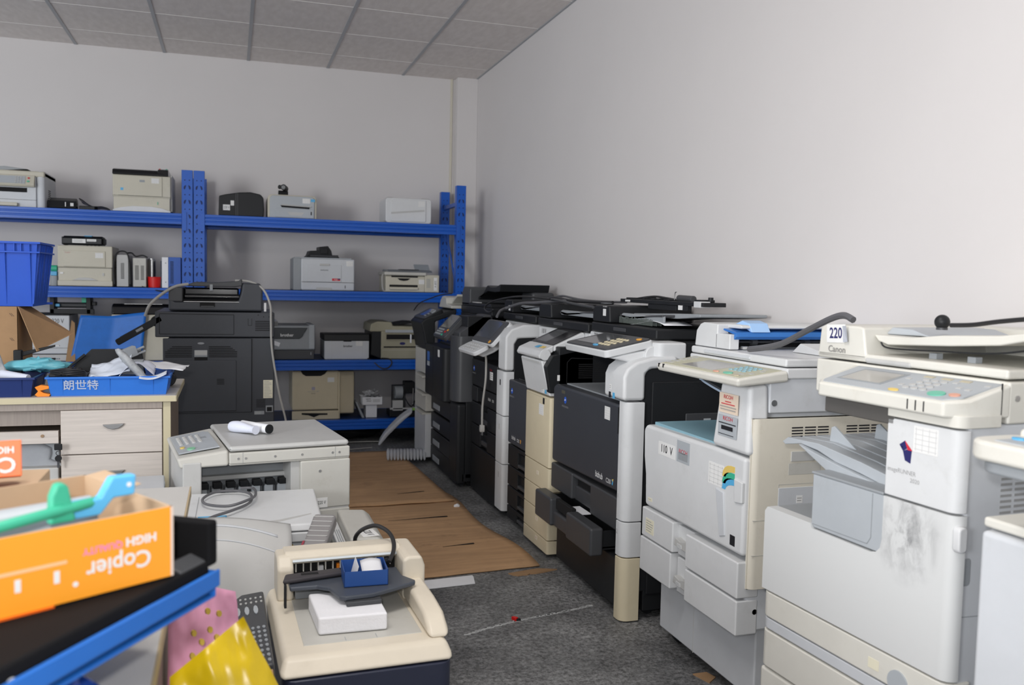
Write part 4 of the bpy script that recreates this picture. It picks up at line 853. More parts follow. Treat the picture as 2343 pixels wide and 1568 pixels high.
# --- third level, right unit
T = thing('laser_printer', 'grey printer with charcoal base and trapezoid window beside the dark copier', 'printer', (.19,6.65,Z3))
MB().box(.0,.40,.0,.38,.07,.255).build('body', GRY, T, .014, 3); bx('base', DGR, T, .0,.40,.0,.38,.0,.07,.006); w_ = MB().prism('y', [(.05,.238),(.35,.238),(.31,.17),(.29,.155),(.11,.155),(.09,.17)], -.006,.01).build('window_panel', GLB, T, .003); text('brand_text', 'brother', plane('f', (.20,-.0065,.183)), .03, WIK, w_, wx=1.0, bold=.02); sticker(T, plane('f', (.375,0,.045)), .006,.02, GRY, 'level_mark'); sticker(T, plane('f', (.125,-.001,.12), -20), .05,.03, PAP, 'paper_tag')
bx('side_cover', MGR, T, .36,.404,-.004,.37,.075,.262,.01)
T = thing('laser_printer', 'small white laser printer with a black lid on the third shelf', 'printer', (.665,6.65,Z3))
MB().prism('y', rrect(.0,.335,.0,.140,.01,3,(1,1,0,0)), .0,.34).build('body', GRW, T, .006, 3); MB().prism('x', [(-.002,.14),(.34,.14),(.34,.185),(.06,.195),(.01,.19)], -.003,.338).build('top_cover', BLK, T, .006); text('brand_text', 'brother', plane('f', (.175,-.0004,.10)), .022, INK, T, bold=.02); gridsticker(T, plane('f', (.26,0,.12)), .05,.035)
seam(T, plane('f', (0,0,0)), [(.055,.0),(.055,.14)], .001, LGR); seam(T, plane('f', (0,0,0)), [(.285,.0),(.285,.14)], .001, LGR); bx('lid_grip', GAP, T, .14,.20,-.004,.0,.135,.142,.001)
T = thing('multifunction_printer', 'olive-beige multifunction printer with an oval badge on the third shelf', 'printer', (1.012,6.65,Z3))
MB().prism('y', [(.0,.03),(.08,.0),(.45,.0),(.45,.23),(.01,.23)], .012,.40).build('body', BLK, T, .01); MB().box(.08,.45,.0,.30,.0,.215).build('front_cover', OLV, T, .008, 3)
MB().prism('y', [(-.008,.21),(.45,.21),(.45,.25),(.17,.255),(.16,.285),(.05,.29),(.0,.27)], .0,.38).build('scanner_lid', OLV, T, .01, 3)
MB().box(.12,.40,-.004,.02,.15,.19).build('output_slot', GAP, T); MB().box(.12,.40,-.01,.02,.145,.152).build('slot_lip', OLV, T, .002); bx('feed_slot', GAP, T, .10,.40,-.002,.01,.088,.098,0); oval(T, plane('f', (.245,0,.12)), .022,.011, INV, 'oval_badge')
MB().prism('x', [(-.02,.205),(.02,.205),(.06,.25),(.02,.248)], .11,.40).build('control_panel', MGR, T, .004); MB().prism('y', [(.17,.25),(.36,.275),(.36,.285),(.30,.288),(.17,.265)], .10,.32).build('document_tray', BLK, T, .003)
seam(T, plane('f', (0,0,0)), [(.09,.07),(.44,.07)], .002, BEI)
cable('power_cable', ((.99,6.64,Z3+.006),(1.02,6.61,Z3-.01),(1.08,6.593,Z3-.06),(1.13,6.59,Z3-.065),(1.165,6.592,Z3-.03),(1.15,6.6,Z3+.004),(1.09,6.62,Z3+.01)), .005, CAB, 'black cable looping over the third shelf edge by the olive printer')
# --- bottom level, right unit
T = thing('colour_laser_printer', 'large cream laser printer on the bottom shelf', 'printer', (.43,6.655,Z4), 0)
MB().box(.0,.345,.0,.38,.07,.37).box(.34,.47,.06,.38,.03,.36).build('body', mat('aged_cream', (.60,.53,.38), .4, dirt=.2), T, .014, 3)
MB().box(.34,.355,.0,.08,.0,.365).build('corner_trim', MATS['aged_cream'], T, .006)
w_ = MB().prism('y', [(.06,.372),(.26,.372),(.24,.345),(.21,.33),(.10,.33),(.075,.345)], -.004,.02).build('output_opening', GAP, T, .002); sticker(T, plane('f', (.155,0,.235)), .024,.024, mat('lilac_badge', (.35,.33,.42)), 'square_badge'); text('model_text', 'LaserShot LBP', plane('f', (.155,-.0006,.212)), .014, GIK, T); text('brand_text', 'Canon', plane('f', (.155,-.0006,.198)), .012, INK, T); gridsticker(T, plane('f', (.285,0,.30)), .05,.035)
MB().box(.0,.345,-.006,.02,.0,.066).build('paper_cassette', MATS['aged_cream'], T, .004); MB().prism('y', [(.07,.052),(.26,.046),(.26,.034),(.20,.034),(.16,.018),(.12,.034),(.07,.04)], -.008,.0).build('cassette_slot', GAP, T); seam(T, plane('f', (0,0,0)), [(.0,.068),(.345,.068)])
T = thing('carton', 'small white carton box standing upright on the bottom shelf', 'box', (.985,6.68,Z4)); MB().box(.0,.085,.0,.12,.0,.10).build('box', PAP, T, .002)
T = thing('parts_box', 'open white box of metal parts with printed black lines', 'box', (.955,6.66,Z4+.10), 2)
b = MB().box(.0,.155,.0,.003,.0,.06).box(.0,.155,.157,.16,.0,.06).box(.0,.003,.0,.16,.0,.06).box(.152,.155,.0,.16,.0,.06).box(.0,.155,.0,.16,.0,.003).build('box', PAP, T); text('printed_text', 'NEW', plane('f', (.045,-.0005,.045)), .016, INK, b, align='CENTER'); text('printed_text', 'SPARE', plane('f', (.05,-.0005,.03)), .014, INK, b)
MB().at(plane('f', (.10,0,.03))).box(-.02,.035,.010,.012,0,.0005).box(-.02,.035,.004,.006,0,.0005).box(-.02,.035,-.002,0,0,.0005).box(-.02,.035,-.008,-.006,0,.0005).build('printed_lines', GIK, b)
lump('parts_in_bag', SIL, (1.033,6.74,Z4+.180), (.05,.05,.022), 'crumpled grey bag of metal parts inside the open white box', 'bag', amp=.5, sc=9)
T = thing('metal_bar_tray', 'dark tray of metal strips leaning on the open white box', 'tray', (.925,6.67,Z4), 0); MB().oct([(-.02,.0,.12),(.03,.0,.0),(.03,.2,.0),(-.02,.2,.12),(-.01,.0,.125),(.05,.0,.0),(.05,.2,.0),(-.01,.2,.125)]).build('tray', GRY, T, .002)
T = thing('motor_assembly', 'dark motor assembly with a bright metal rod on the bottom shelf', 'machine part', (1.17,6.68,Z4))
MB().box(.0,.20,.0,.15,.0,.05).build('base', BLK, T, .005); MB().cyl((.04,.02,.19),(.10,.02,.19),.05,n=24).build('motor', GRY, T, .004); MB().box(.03,.13,.04,.12,.05,.24).build('gearbox', DGR, T, .006); MB().box(.12,.20,.02,.13,.18,.27).build('head', BLK, T, .006); MB().cyl((.185,.01,.05),(.185,.01,.22),.006).build('steel_rod', MET, T); MB().box(.0,.22,-.02,.01,.06,.072).build('rail', LGR, T, .002); MB().box(.17,.215,-.025,.0,.05,.07).build('green_clamp', mat('lime_plastic', (.3,.6,.1), .4), T, .003); MB().box(.02,.10,-.02,.02,.05,.13).build('bracket', LGR, T, .003)
MB().tube([(.10,.0,.2),(.13,-.02,.12),(.17,-.01,.08),(.2,.02,.12)], .004).build('wire', CAB, T)
# --- floor things below the racks
def aircushion(name, label, M, L, W, H, n):
    b = MB().at(M)
    for i in range(n):
        y = -W/2+(i+.5)*W/n; b.tube([(-L/2,y,H*.3),(-L/4,y,H*.55),(0,y,H*.6),(L/4,y,H*.55),(L/2,y,H*.3)], lambda t, r=W/n*.56: r*(.35+.65*math.sin(math.pi*min(1,max(0,t)))**.4), 8, 4)
    o = b.build(name, CLR, None, ang=60); tag(o, label, 'packaging'); return o
aircushion('air_column_packaging', 'long clear inflated air-column sleeve leaning by the last copier', Matrix.Translation((1.17,6.36,.165)) @ Matrix.Rotation(R(-12),4,'Z') @ Matrix.Rotation(R(-46),4,'Y'), .34,.21,.05,7)
aircushion('air_column_packaging', 'clear inflated air-column pouch lying flat on the cardboard', Matrix.Translation((1.155,5.92,-.012)) @ Matrix.Rotation(R(80),4,'Z'), .21,.27,.15,12)
for i, (pts, lab) in enumerate(((((.62,6.45,.006),(.75,6.38,.008),(.88,6.42,.006),(1.0,6.45,.006)),'thin pale cable on the floor in front of the bottom shelf'),(((.66,6.32,.005),(.74,6.22,.008),(.80,6.12,.005)),'short pale cable end lying on the dark floor by the cardboard'),(((.55,6.70,.01),(.75,6.66,.012),(.95,6.68,.01),(1.1,6.65,.012)),'grey cable in the dark space under the bottom shelf'))):
    cable('loose_cable', pts, .004, CBL, lab)
lump('dark_sack', BLK, (.85,6.95,.06), (.28,.14,.07), 'black bundle pushed under the bottom shelf', 'bundle', amp=.3, flat=.058)
# ---------------------------------------------------------------- tall dark copier with its side to the camera
T = thing('photocopier', 'tall charcoal photocopier seen from its side, control screen hanging off its left', 'photocopier', (-.2,5.2,0))
MB().box(-.14,.435,.0,.62,.12,.908).box(-.205,.435,.0,.62,.912,1.055).build('main_body', CHR, T, .006)
casters(T, ((-.08,.06),(.38,.06),(-.08,.56),(.38,.56)), .045)
bx('base_unit', CHR, T, -.14,.435,.01,.60,.085,.46,.006)
d = MB().box(-.165,.31,-.006,.02,.48,.905).build('side_door', CHR, T, .004); bx('bypass_door', CHR, d, -.10,.226,-.012,.0,.49,.782,.004)
for x0, x1, nm in ((-.153,-.012,0),(.077,.23,1)):
    b = MB()
    for i in range(7):
        z = .862-.0095*i; cut = .012*max(0, 3-i)*(1 if nm == 0 else 1); b.box(x0+(cut if nm == 0 else 0), x1-(cut if nm else 0), -.0075,-.002,z-.0055,z-.001)
    b.build('side_vent', GAP, d)
MB().box(.0,.07,-.009,.0,.80,.84).build('latch_handle', GRY, d, .003); sticker(d, plane('f', (.035,-.009,.825)), .066,.026, LGR, 'latch_plate'); bx('latch_shadow', GAP, d, .0,.07,-.008,-.004,.782,.80,.001); vents(d, plane('f', (.14,-.0125,.66)), .04,.035,6); oval(d, plane('f', (.035,-.006,.878)), .018,.006, GRY, 'small_badge', .001)
seam(d, plane('f', (0,-.006,0)), [(.31,.48),(.31,.905)], .003)
seam(T, plane('f', (0,0,0)), [(-.182,1.04),(-.182,.93),(.212,.928),(.212,1.04),(-.182,1.043)], .003)
vents(T, plane('f', (.376,0,.978)), .094,.062,6); seam(T, plane('f', (0,0,0)), [(.29,1.02),(.29,.98),(.31,.98),(.31,1.02)], .002)
for k, (x, z) in enumerate(((.345,1.04),(.375,1.03),(.405,1.03),(.425,1.04))): oval(T, plane('f', (x,0,z)), .003,.003, GAP, 'screw_hole', .0006, 8)
sticker(T, plane('f', (.40,0,.612)), .052,.105, LBY, 'rating_label', lines=11); bx('power_inlet', GRY, T, .388,.428,-.006,.02,.478,.516,.002); bx('inlet_socket', GAP, T, .394,.422,-.007,.0,.483,.508,.001); vents(T, plane('f', (.36,0,.53)), .05,.05,8); sticker(T, plane('f', (.352,0,.475)), .055,.02, GRY, 'small_print', lines=3, lcol=LGR); sticker(T, plane('f', (-.07,.009,.41)), .12,.05, GRY, 'grey_patch'); 
# feeder on top
MB().prism('y', [(-.135,1.06),(.37,1.06),(.37,1.19),(.355,1.222),(.26,1.222),(.25,1.16),(.235,1.115),(-.10,1.112),(-.135,1.14)], .0,.55).build('document_feeder', CHR, T, .012, 3)
MB().prism('y', [(-.135,1.11),(-.06,1.11),(-.06,1.19),(-.10,1.195),(-.135,1.17)], .0,.5).build('feeder_end', DGR, T, .008, 3)
bx('feeder_cavity', GAP, T, -.06,.255,.03,.5,1.113,1.125,0); MB().cyl((-.05,.04,1.14),(.24,.04,1.14),.016).build('feed_roller', GLB, T); MB().box(-.06,.24,.12,.5,1.12,1.19).build('feeder_inner', GLB, T, .01)
MB().prism('y', [(-.06,1.20),(.0,1.222),(.12,1.222),(.235,1.232),(.255,1.245),(.258,1.205),(.22,1.198),(.0,1.198)], .02,.5).build('document_tray', DGR, T, .005, 3)
o = MB().box(.03,.11,-.006,.0,1.085,1.108).build('feeder_latch', GAP, T, .002); MB().box(.035,.105,-.008,-.006,1.083,1.09).build('latch_lip', DGR, o, .001)
bx('white_strip', WIK, T, -.055,.24,.0,.004,1.111,1.114,0); MB().at(plane('f', (.09,.019,1.195))).box(-.008,.008,-.02,.015,0,.001).build('tray_mark', GRY, T)
sticker(T, plane('f', (.384,.02,1.085)), .012,.05, WIK, 'white_tab')
# hanging screen
M = Matrix.Translation((-.285,.12,.955)) @ Matrix.Rotation(R(-31),4,'Y')
p = MB().at(M).prism('y', rrect(-.14,.13,-.022,.014,.01,3), -.12,.12).build('control_panel', BLK, T, .004, 3); MB().at(M).box(-.11,.11,-.10,.10,.0145,.016).build('touch_display', GLB, p); MB().at(M).box(-.02,.02,-.125,-.12,-.008,.006).build('card_slot', GRY, p)
MB().cyl((-.20,.02,1.0),(-.20,.22,1.0),.03,n=24).build('panel_hinge', BLK, T, .003)
MB().tube([(-.03,.01,1.21),(-.10,.0,1.195),(-.17,-.02,1.15),(-.23,-.02,1.09),(-.255,.0,1.03)], .008, 8).build('power_cord', CBL, T)
MB().tube([(.22,.05,1.235),(.30,.02,1.23),(.37,.0,1.19),(.41,-.02,1.10),(.415,-.015,1.0),(.42,-.02,.85),(.45,-.03,.65),(.47,-.03,.55),(.50,-.03,.42),(.50,-.03,.30)], .006, 8).build('power_cord', CBL, T)
# right-hand shelf on its far side
MB().prism('x', [(.10,1.0),(.4,1.0),(.4,.96),(.12,.97)], .435,.46).build('rear_ledge', GRY, T, .003)
# ---------------------------------------------------------------- desk
DY = 3.66
T = thing('desk', 'pale wood-grain office desk with two visible drawers and yellowed edging', 'desk', (-.21,DY,0))
def wood(name, c, sc=(1.,30.,30.)):
    m = mat(name, c, .5); nt = m.node_tree; tc = next(n for n in nt.nodes if n.type == 'TEX_COORD'); n1 = next(n for n in nt.nodes if n.type == 'TEX_NOISE')
    mp = nt.nodes.new('ShaderNodeMapping'); mp.inputs['Scale'].default_value = sc; nt.links.new(tc.outputs['Object'], mp.inputs[0]); nt.links.new(mp.outputs[0], n1.inputs['Vector']); n1.inputs['Scale'].default_value = 4
    for e, k in zip(next(n for n in nt.nodes if n.type == 'VALTORGB').color_ramp.elements, (.86, 1.06)): e.color = (*[x*k for x in c], 1)
    return m
WD = wood('pale_wood_laminate', (.60,.545,.50)); WDT = mat('desk_top_laminate', (.58,.55,.51), .4, dirt=.4, dcol=(.3,.27,.24)); EDG = mat('yellowed_edge_band', (.56,.50,.34), .5); WSD = mat('brown_grey_laminate', (.27,.22,.18), .55); WDA = wood('apron_laminate', (.42,.36,.32), (30.,30.,1.))
tp = MB().box(-1.5,.0,.0,.60,.757,.782).build('table_top', WDT, T, .0015); MB().box(-1.5,.001,-.003,.0,.758,.781).build('edge_band', EDG, tp, .001); MB().box(.0,.003,.0,.60,.758,.781).build('edge_band', EDG, tp)
bx('side_panel', WSD, T, -.048,-.022,.03,.57,.0,.757,.001); MB().box(-.049,-.021,.022,.030,.0,.757).build('edge_band', EDG, T, .001)
bx('apron', WDA, T, -1.46,-.052,.028,.045,.728,.757,.001)
for z0, z1 in ((.556,.726),(.372,.552),(.19,.368)):
    d = MB().box(-.415,-.053,.022,.04,z0,z1).build('drawer', WD, T, .0015)
    MB().prism('y', [(-.268,z0+.114),(-.19,z0+.117),(-.197,z0+.108),(-.212,z0+.098),(-.232,z0+.094),(-.250,z0+.099),(-.262,z0+.107)], .012,.024).build('cup_handle', mat('brushed_handle', (.35,.35,.35), .35, metal=.8), d, .002)
bx('drawer_pedestal', WSD, T, -.419,-.05,.04,.56,.08,.727,.001)
bx('back_panel', WSD, T, -1.46,-.42,.50,.515,.25,.755,.001)
k = bx('keyboard_tray', WD, T, -1.10,-.425,.03,.05,.60,.648,.001); bx('tray_shelf', WSD, T, -1.10,-.425,.05,.45,.61,.62,.001); oval(k, plane('f', (-.48,.03,.63)), .006,.006, mat('brass_lock', (.3,.2,.12), .4), 'lock')
bx('inner_rail', WDA, T, -1.10,-.425,.10,.12,.66,.72,.001)
T = thing('key_bunch', 'small bunch of black keys hanging beside the open desk compartment', 'keys', (-.63,3.655,.58))
MB().tube([(.008*math.cos(a*.785), 0, .008*math.sin(a*.785)-.012) for a in range(9)], .0015, 6, 3).build('key_ring', DGR, T)
MB().box(-.014,.014,-.004,.004,.0,.024).build('lock_body', BLK, T, .003); MB().cyl((0,-.003,-.032),(0,.003,-.032),.012).build('key_head', BLK, T, .001); MB().box(-.004,.004,-.002,.002,-.068,-.04).build('key_blade', DGR, T)
T = thing('plastic_wrapped_panel', 'grey panel wrapped in clear film standing under the desk', 'package', (-1.05,3.80,0)); MB().box(.0,.40,.0,.04,.0,.59).build('panel', MGR, T, .006); lump('film', CLR, (.2,-.005,.40), (.2,.012,.18), par=T, amp=.2, e=.4)
T = thing('plastic_wrapped_panel', 'lower grey film-wrapped slab in front of the standing panel under desk', 'package', (-1.02,3.72,0)); MB().box(.0,.38,.0,.05,.0,.50).build('panel', LGR, T, .006)
# ---------------------------------------------------------------- on the desk
DT = .782
def tray(T, x0, x1, y0, y1, h, m, flare=.015):
    b = MB(); t = .003; f = flare
    b.oct([(x0+f,y0+f,0),(x1-f,y0+f,0),(x1-f,y1-f,0),(x0+f,y1-f,0),(x0+f,y0+f,t),(x1-f,y0+f,t),(x1-f,y1-f,t),(x0+f,y1-f,t)])
    def wall(a, c, a2, c2):
        b.oct([(*a,0),(*c,0),(*c2,h),(*a2,h)]+[(*[q+(k) for q, k in zip(p, n)],z) for p, n, z in ((a,(0,0),0),(c,(0,0),0),(c2,(0,0),h),(a2,(0,0),h))])
    # four slanted walls with thickness
    P0 = [(x0+f,y0+f),(x1-f,y0+f),(x1-f,y1-f),(x0+f,y1-f)]; P1 = [(x0,y0),(x1,y0),(x1,y1),(x0,y1)]
    I0 = [(x0+f+t,y0+f+t),(x1-f-t,y0+f+t),(x1-f-t,y1-f-t),(x0+f+t,y1-f-t)]; I1 = [(x0+t,y0+t),(x1-t,y0+t),(x1-t,y1-t),(x0+t,y1-t)]
    k = [(*p,0) for p in P0]+[(*p,h) for p in P1]+[(*p,.003) for p in I0]+[(*p,h) for p in I1]
    fs = [(0,3,2,1),(8,9,10,11)]
    for i in range(4):
        j = (i+1) % 4; fs += [(i,j,4+j,4+i),(8+j,8+i,12+i,12+j),(4+i,4+j,12+j,12+i)]
    o = MB().add(k, fs).build('shell', m, T, .001)
    r = MB()
    r.box(x0-.006,x1+.006,y0-.006,y0+.001,h-.008,h).box(x0-.006,x1+.006,y1-.001,y1+.006,h-.008,h).box(x0-.006,x0+.001,y0,y1,h-.008,h).box(x1-.001,x1+.006,y0,y1,h-.008,h)
    r.build('rim', m, T, .001)
    for s in (.12, .5, .86):
        q = MB(); x = x0+(x1-x0)*s; q.oct([(x,y0+f,0),(x+.003,y0+f,0),(x+.003,y0+f+.004,0),(x,y0+f+.004,0),(x,y0-.003,h-.004),(x+.003,y0-.003,h-.004),(x+.003,y0+.003,h-.004),(x,y0+.003,h-.004)]); q.build('rib', m, T)
    for s in (.2, .8):
        q = MB(); y = y0+(y1-y0)*s; q.oct([(x1-f,y,0),(x1-f,y+.003,0),(x1-f-.004,y+.003,0),(x1-f-.004,y,0),(x1+.003,y,h-.004),(x1+.003,y+.003,h-.004),(x1-.003,y+.003,h-.004),(x1-.003,y,h-.004)]); q.build('rib', m, T)
    return o
T = thing('parts_tray', 'bright blue plastic tray with white Chinese lettering on the desk', 'tray', (-.672,3.685,DT))
o = tray(T, .0,.435,.0,.25,.075, BLT, .012)
M = plane(((1,0,0),(0,-.158,.987),(0,-.987,-.158)), (.118,.0045,.040))
text('painted_characters', '朗世特', M, .042, mat('silvery_paint', (.45,.50,.62), .5), o, wx=1.0, bold=.012, ext=.001)
T = thing('parts_tray', 'dark navy plastic tray at the left end of the desk', 'tray', (-1.02,3.675,DT)); tray(T, .0,.305,.0,.27,.075, DBL, .012)
# contents
T = thing('moulded_guard', 'black moulded panel with a round recess leaning in the blue tray', 'printer part', (-.64,3.83,DT+.063))
MB().oct([(.0,.0,.0),(.30,.06,.0),(.30,.07,.0),(.0,.01,.0),(.10,.03,.105),(.285,.05,.105),(.285,.06,.105),(.10,.04,.105)]).build('panel', BLK, T, .003); oval(T, plane('f', (.20,.043,.06)), .022,.022, GLB, 'round_recess', .003)
MB().tube([(.0,-.01,.01),(.04,.0,.05),(.08,.01,.085)], .006).build('edge_rail', BLK, T)
lump('bagged_cable', mat('black_glossy_bag', (.02,.02,.022), .15), (-.605,3.76,DT+.075), (.068,.06,.026), 'bundle of black cable in a shiny bag at the left of the blue tray', 'cable bundle', amp=.35, sc=8, seed=2)
T = bpy.data.objects['bagged_cable']
for i in range(4): MB().tube([(-.665,3.735-.004*i,DT+.075+.007*i),(-.61,3.70,DT+.082+.007*i),(-.55,3.72,DT+.075+.006*i),(-.54,3.76,DT+.07)], .0035).build('cable_turn', CAB, T)
def sheet(name, m, f, label, cat, nu=16, nv=12, th=.001, subd=0):
    o = MB().grid(f, nu, nv).build(name, m, None, solid=th, ang=80); 
    if label: tag(o, label, cat)
    return o
N = lambda *a: noise.noise(Vector(a))
sheet('foam_wrap', mat('foam_film', (.62,.66,.74), .4, mottle=.1), lambda u, v: Vector((-.535+.15*u, 3.74+.09*v, DT+.065+.045*v+.06*u*u*(.4+.6*v)+.014*N(u*4,v*4,3))), 'crumpled translucent foam wrap in the middle of the blue tray', 'packaging')
sheet('paper_sheet', PBL, lambda u, v: Vector((-.425+.13*u, 3.74+.09*v, DT+.068+.05*math.sin(u*3.1)*(1-.4*v)+.03*v+.01*N(u*3,v*3,5))), 'curled white paper behind the bubble sleeve in blue tray', 'paper')
sheet('paper_sheet', PAP, lambda u, v: Vector((-.36+.17*u+.02*v, 3.80+.12*v, DT+.105+.012*v-.022*u+.01*N(u*3,v*3,8))), 'white paper sheet with a pointed corner over the right of the blue tray', 'paper')
o = MB().at(Matrix.Translation((-.375,3.72,DT+.115)) @ Matrix.Rotation(R(12),4,'Z') @ Matrix.Rotation(R(50),4,'Y')).ball((0,0,0), .085,.045,.016, n=26, m=14, e=.7, f=lambda p: p*(1+.12*N(p.x*60,p.y*60,p.z*60))).build('bubble_sleeve', mat('cloudy_bubble', (.50,.52,.54), .15, mottle=.25, scale=40, trans=.25, ior=1.1), ang=60); tag(o, 'bubble-wrapped part sloping over the blue tray rim', 'packaging')
sheet('foam_wrap', MATS['foam_film'], lambda u, v: Vector((-.345+.10*u, 3.665+.03*v, DT+.068-.012*math.sin(u*3.14)+.016*u+.012*v)), 'small flap of bubble film hanging over the tray front', 'packaging', 10, 5)
T = thing('connector_block', 'grey plastic connector block behind the bubble sleeve', 'connector', (-.40,3.80,DT+.13)); M = Matrix.Rotation(R(30),4,'Z') @ Matrix.Rotation(R(-20),4,'Y')
MB().at(M).box(.0,.05,.0,.03,.0,.04).box(.05,.085,.004,.012,.0,.008).box(.05,.085,.004,.012,.018,.026).box(.05,.075,.018,.026,.008,.016).build('block', GRY, T, .002); MB().box(-.02,.06,-.01,.03,-.06,.0).build('plug', GRY, T, .003)
lump('foam_wrap', MATS['foam_film'], (-.455,3.81,DT+.032), (.15,.075,.026), 'layer of crumpled packaging filling the bottom of the blue tray', 'packaging', amp=.2, e=.7, flat=.026)
T = thing('black_gear_part', 'black ribbed part behind the right end of the blue tray', 'printer part', (-.255,3.97,DT)); MB().cyl((.0,-.03,.03),(.0,.05,.03),.028).build('spool', BLK, T, .003); MB().cyl((.0,-.03,.075),(.0,.05,.075),.02).build('spool', BLK, T, .003); MB().box(-.02,.02,.0,.03,.03,.085).build('bracket', BLK, T, .003)
T = thing('plastic_clip', 'small orange plastic clip between the two trays', 'clip', (-.715,3.70,DT)); MB().prism('y', [(.0,.006),(.01,.0),(.05,.0),(.055,.008),(.03,.014),(.02,.022),(.05,.03),(.05,.04),(.02,.044),(.0,.036),(.012,.02)], -.01,.02).build('clip', ORP, T, .002)
MB().box(.045,.056,.0,.012,.045,.06).build('green_tab', GRN, T, .002)
lump('plastic_bag', TBG, (-.735,3.87,DT+.105), (.11,.045,.026), 'crumpled teal plastic bag lying across the navy tray', 'bag', amp=.35, sc=7, seed=5)
sheet('foam_wrap', SIL, lambda u, v: Vector((-.90+.09*u*(1-.85*v)+.03*v*0+.035*u*v-.01*v, 3.74+.05*u+.02*v, DT+.03+.17*v-.03*u*v+.008*N(u*4,v*4,9))), 'pointed grey-white foam sheet standing up in the navy tray', 'packaging', 12, 16, .002)
sheet('paper_sheet', PBL, lambda u, v: Vector((-.99+.10*u, 3.73+.12*v, DT+.078+.035*math.sin(3*u+1)*(1-.5*v)+.02*v)), 'pale rolled paper at the left of the navy tray', 'paper')
MB().cyl((-.86,3.80,DT+.078),(-.745,3.74,DT+.066),.018,.014).build('paper_roll', PBL); tag(bpy.data.objects['paper_roll'], 'white rolled paper pointing right inside the navy tray', 'paper')
lump('parts_pile', BLK, (-.865,3.815,DT+.038), (.085,.060,.034), 'black parts heaped in the bottom of the navy tray', 'printer parts', amp=.25, sc=9, flat=.030)
# cardboard box, crate and blue sheet at the back of the desk
T = thing('cardboard_box', 'brown corrugated box with open flaps under the blue crate', 'box', (-1.35,3.97,DT))
MB().box(.0,.525,.0,.004,.0,.333).box(.0,.525,.26,.264,.0,.333).box(.0,.004,.0,.264,.0,.333).box(.521,.525,.0,.264,.0,.333).box(.0,.525,.0,.264,.0,.004).box(.0,.52,.004,.26,.329,.333).build('box', CAR, T, .001)
MB().oct([(.525,.0,.333),(.525,.20,.333),(.528,.20,.333),(.528,.0,.333),(.60,-.05,.155),(.70,.16,.215),(.703,.16,.215),(.603,-.05,.155)]).build('side_flap', CAR, T)
b = MB()
for x, z in ((.50,.30),(.50,.20),(.50,.10)):
    for k in range(2): b.at(plane('f', (x+.006*k,0,z), -50)).box(-.008,.008,-.001,.001,0,.0006)
b.build('staple_marks', mat('brown_ink', (.12,.06,.03)), T)
T = thing('plastic_crate', 'large blue plastic crate on top of the cardboard box', 'crate', (-1.35,3.97,DT+.334))
def crate(T, w, d, h, m):
    f = .02; t = .004
    P = [(f,f,0),(w-f,f,0),(w-f,d-f,0),(f,d-f,0),(0,0,h),(w,0,h),(w,d,h),(0,d,h),(f+t,f+t,t),(w-f-t,f+t,t),(w-f-t,d-f-t,t),(f+t,d-f-t,t),(t,t,h),(w-t,t,h),(w-t,d-t,h),(t,d-t,h)]
    fs = [(0,3,2,1),(8,9,10,11)]
    for i in range(4):
        j = (i+1) % 4; fs += [(i,j,4+j,4+i),(8+j,8+i,12+i,12+j),(4+i,4+j,12+j,12+i)]
    MB().add(P, fs).build('shell', m, T, .001)
    b = MB()
    for z0, z1, e in ((h-.008,h,.012),(h-.045,h-.039,.010),(.0,.01,.0)): b.box(-e+(f if z0 < .02 else 0),w+e-(f if z0 < .02 else 0),-e+(f if z0 < .02 else 0),0+(f if z0 < .02 else 0)+.001,z0,z1).box(w-.001-(f if z0 < .02 else 0),w+e-(f if z0 < .02 else 0),0,d,z0,z1).box(-e,.001,0,d,z0,z1).box(0,w,d-.001,d+e,z0,z1)
    b.build('rims', m, T, .001)
    for s in (.02,.40,.62,.80,.95):
        q = MB(); x = w*s; k = f*.9; q.oct([(x,k,.01),(x+.003,k,.01),(x+.003,f+.004,.01),(x,f+.004,.01),(x,-.009,h-.01),(x+.003,-.009,h-.01),(x+.003,.003,h-.01),(x,.003,h-.01)]); q.build('rib', m, T)
    for s in (.06,.25,.38,.62,.75,.94):
        q = MB(); y = d*s; q.oct([(w-f,y,.01),(w-f,y+.003,.01),(w-f-.004,y+.003,.01),(w-f-.004,y,.01),(w+.009,y,h-.01),(w+.009,y+.003,h-.01),(w-.003,y+.003,h-.01),(w-.003,y,h-.01)]); q.build('rib', m, T)
    for s in (.66,.70,.74,.86,.90): MB().box(w*s,w*s+.003,-.009,.0,h-.04,h-.008).build('rim_tooth', m, T)
crate(T, .60, .30, .262, BLU)
T = thing('corrugated_sheet', 'folded blue corrugated plastic sheet leaning against the rack behind the desk', 'sheet', (-1.03,6.628,Z3))
MB().grid(lambda u, v: Vector((-.03+.455*u+.07*v-.035*u*v, .008*v-.02*abs(u-.5)*2, .305*v+.022*v*(abs(u-.42)*1.6)+.02*u*v)), 24, 12).build('sheet', mat('blue_corrugated_plastic', (.015,.16,.60), .45, mottle=.1, scale=14), T, solid=.004)
T = thing('cardboard_piece', 'torn brown cardboard strip standing left of the leaning blue sheet', 'cardboard', (-1.085,6.603,Z3)); MB().oct([(.0,.0,.0),(.06,.0,.0),(.06,.004,.0),(.0,.004,.0),(.035,.03,.285),(.055,.03,.265),(.055,.034,.265),(.035,.034,.285)]).build('strip', CAR, T)
T = thing('hinge_arm', 'black finger-like parts sticking out below the cardboard box flap', 'printer part', (-.815,3.935,DT+.03))
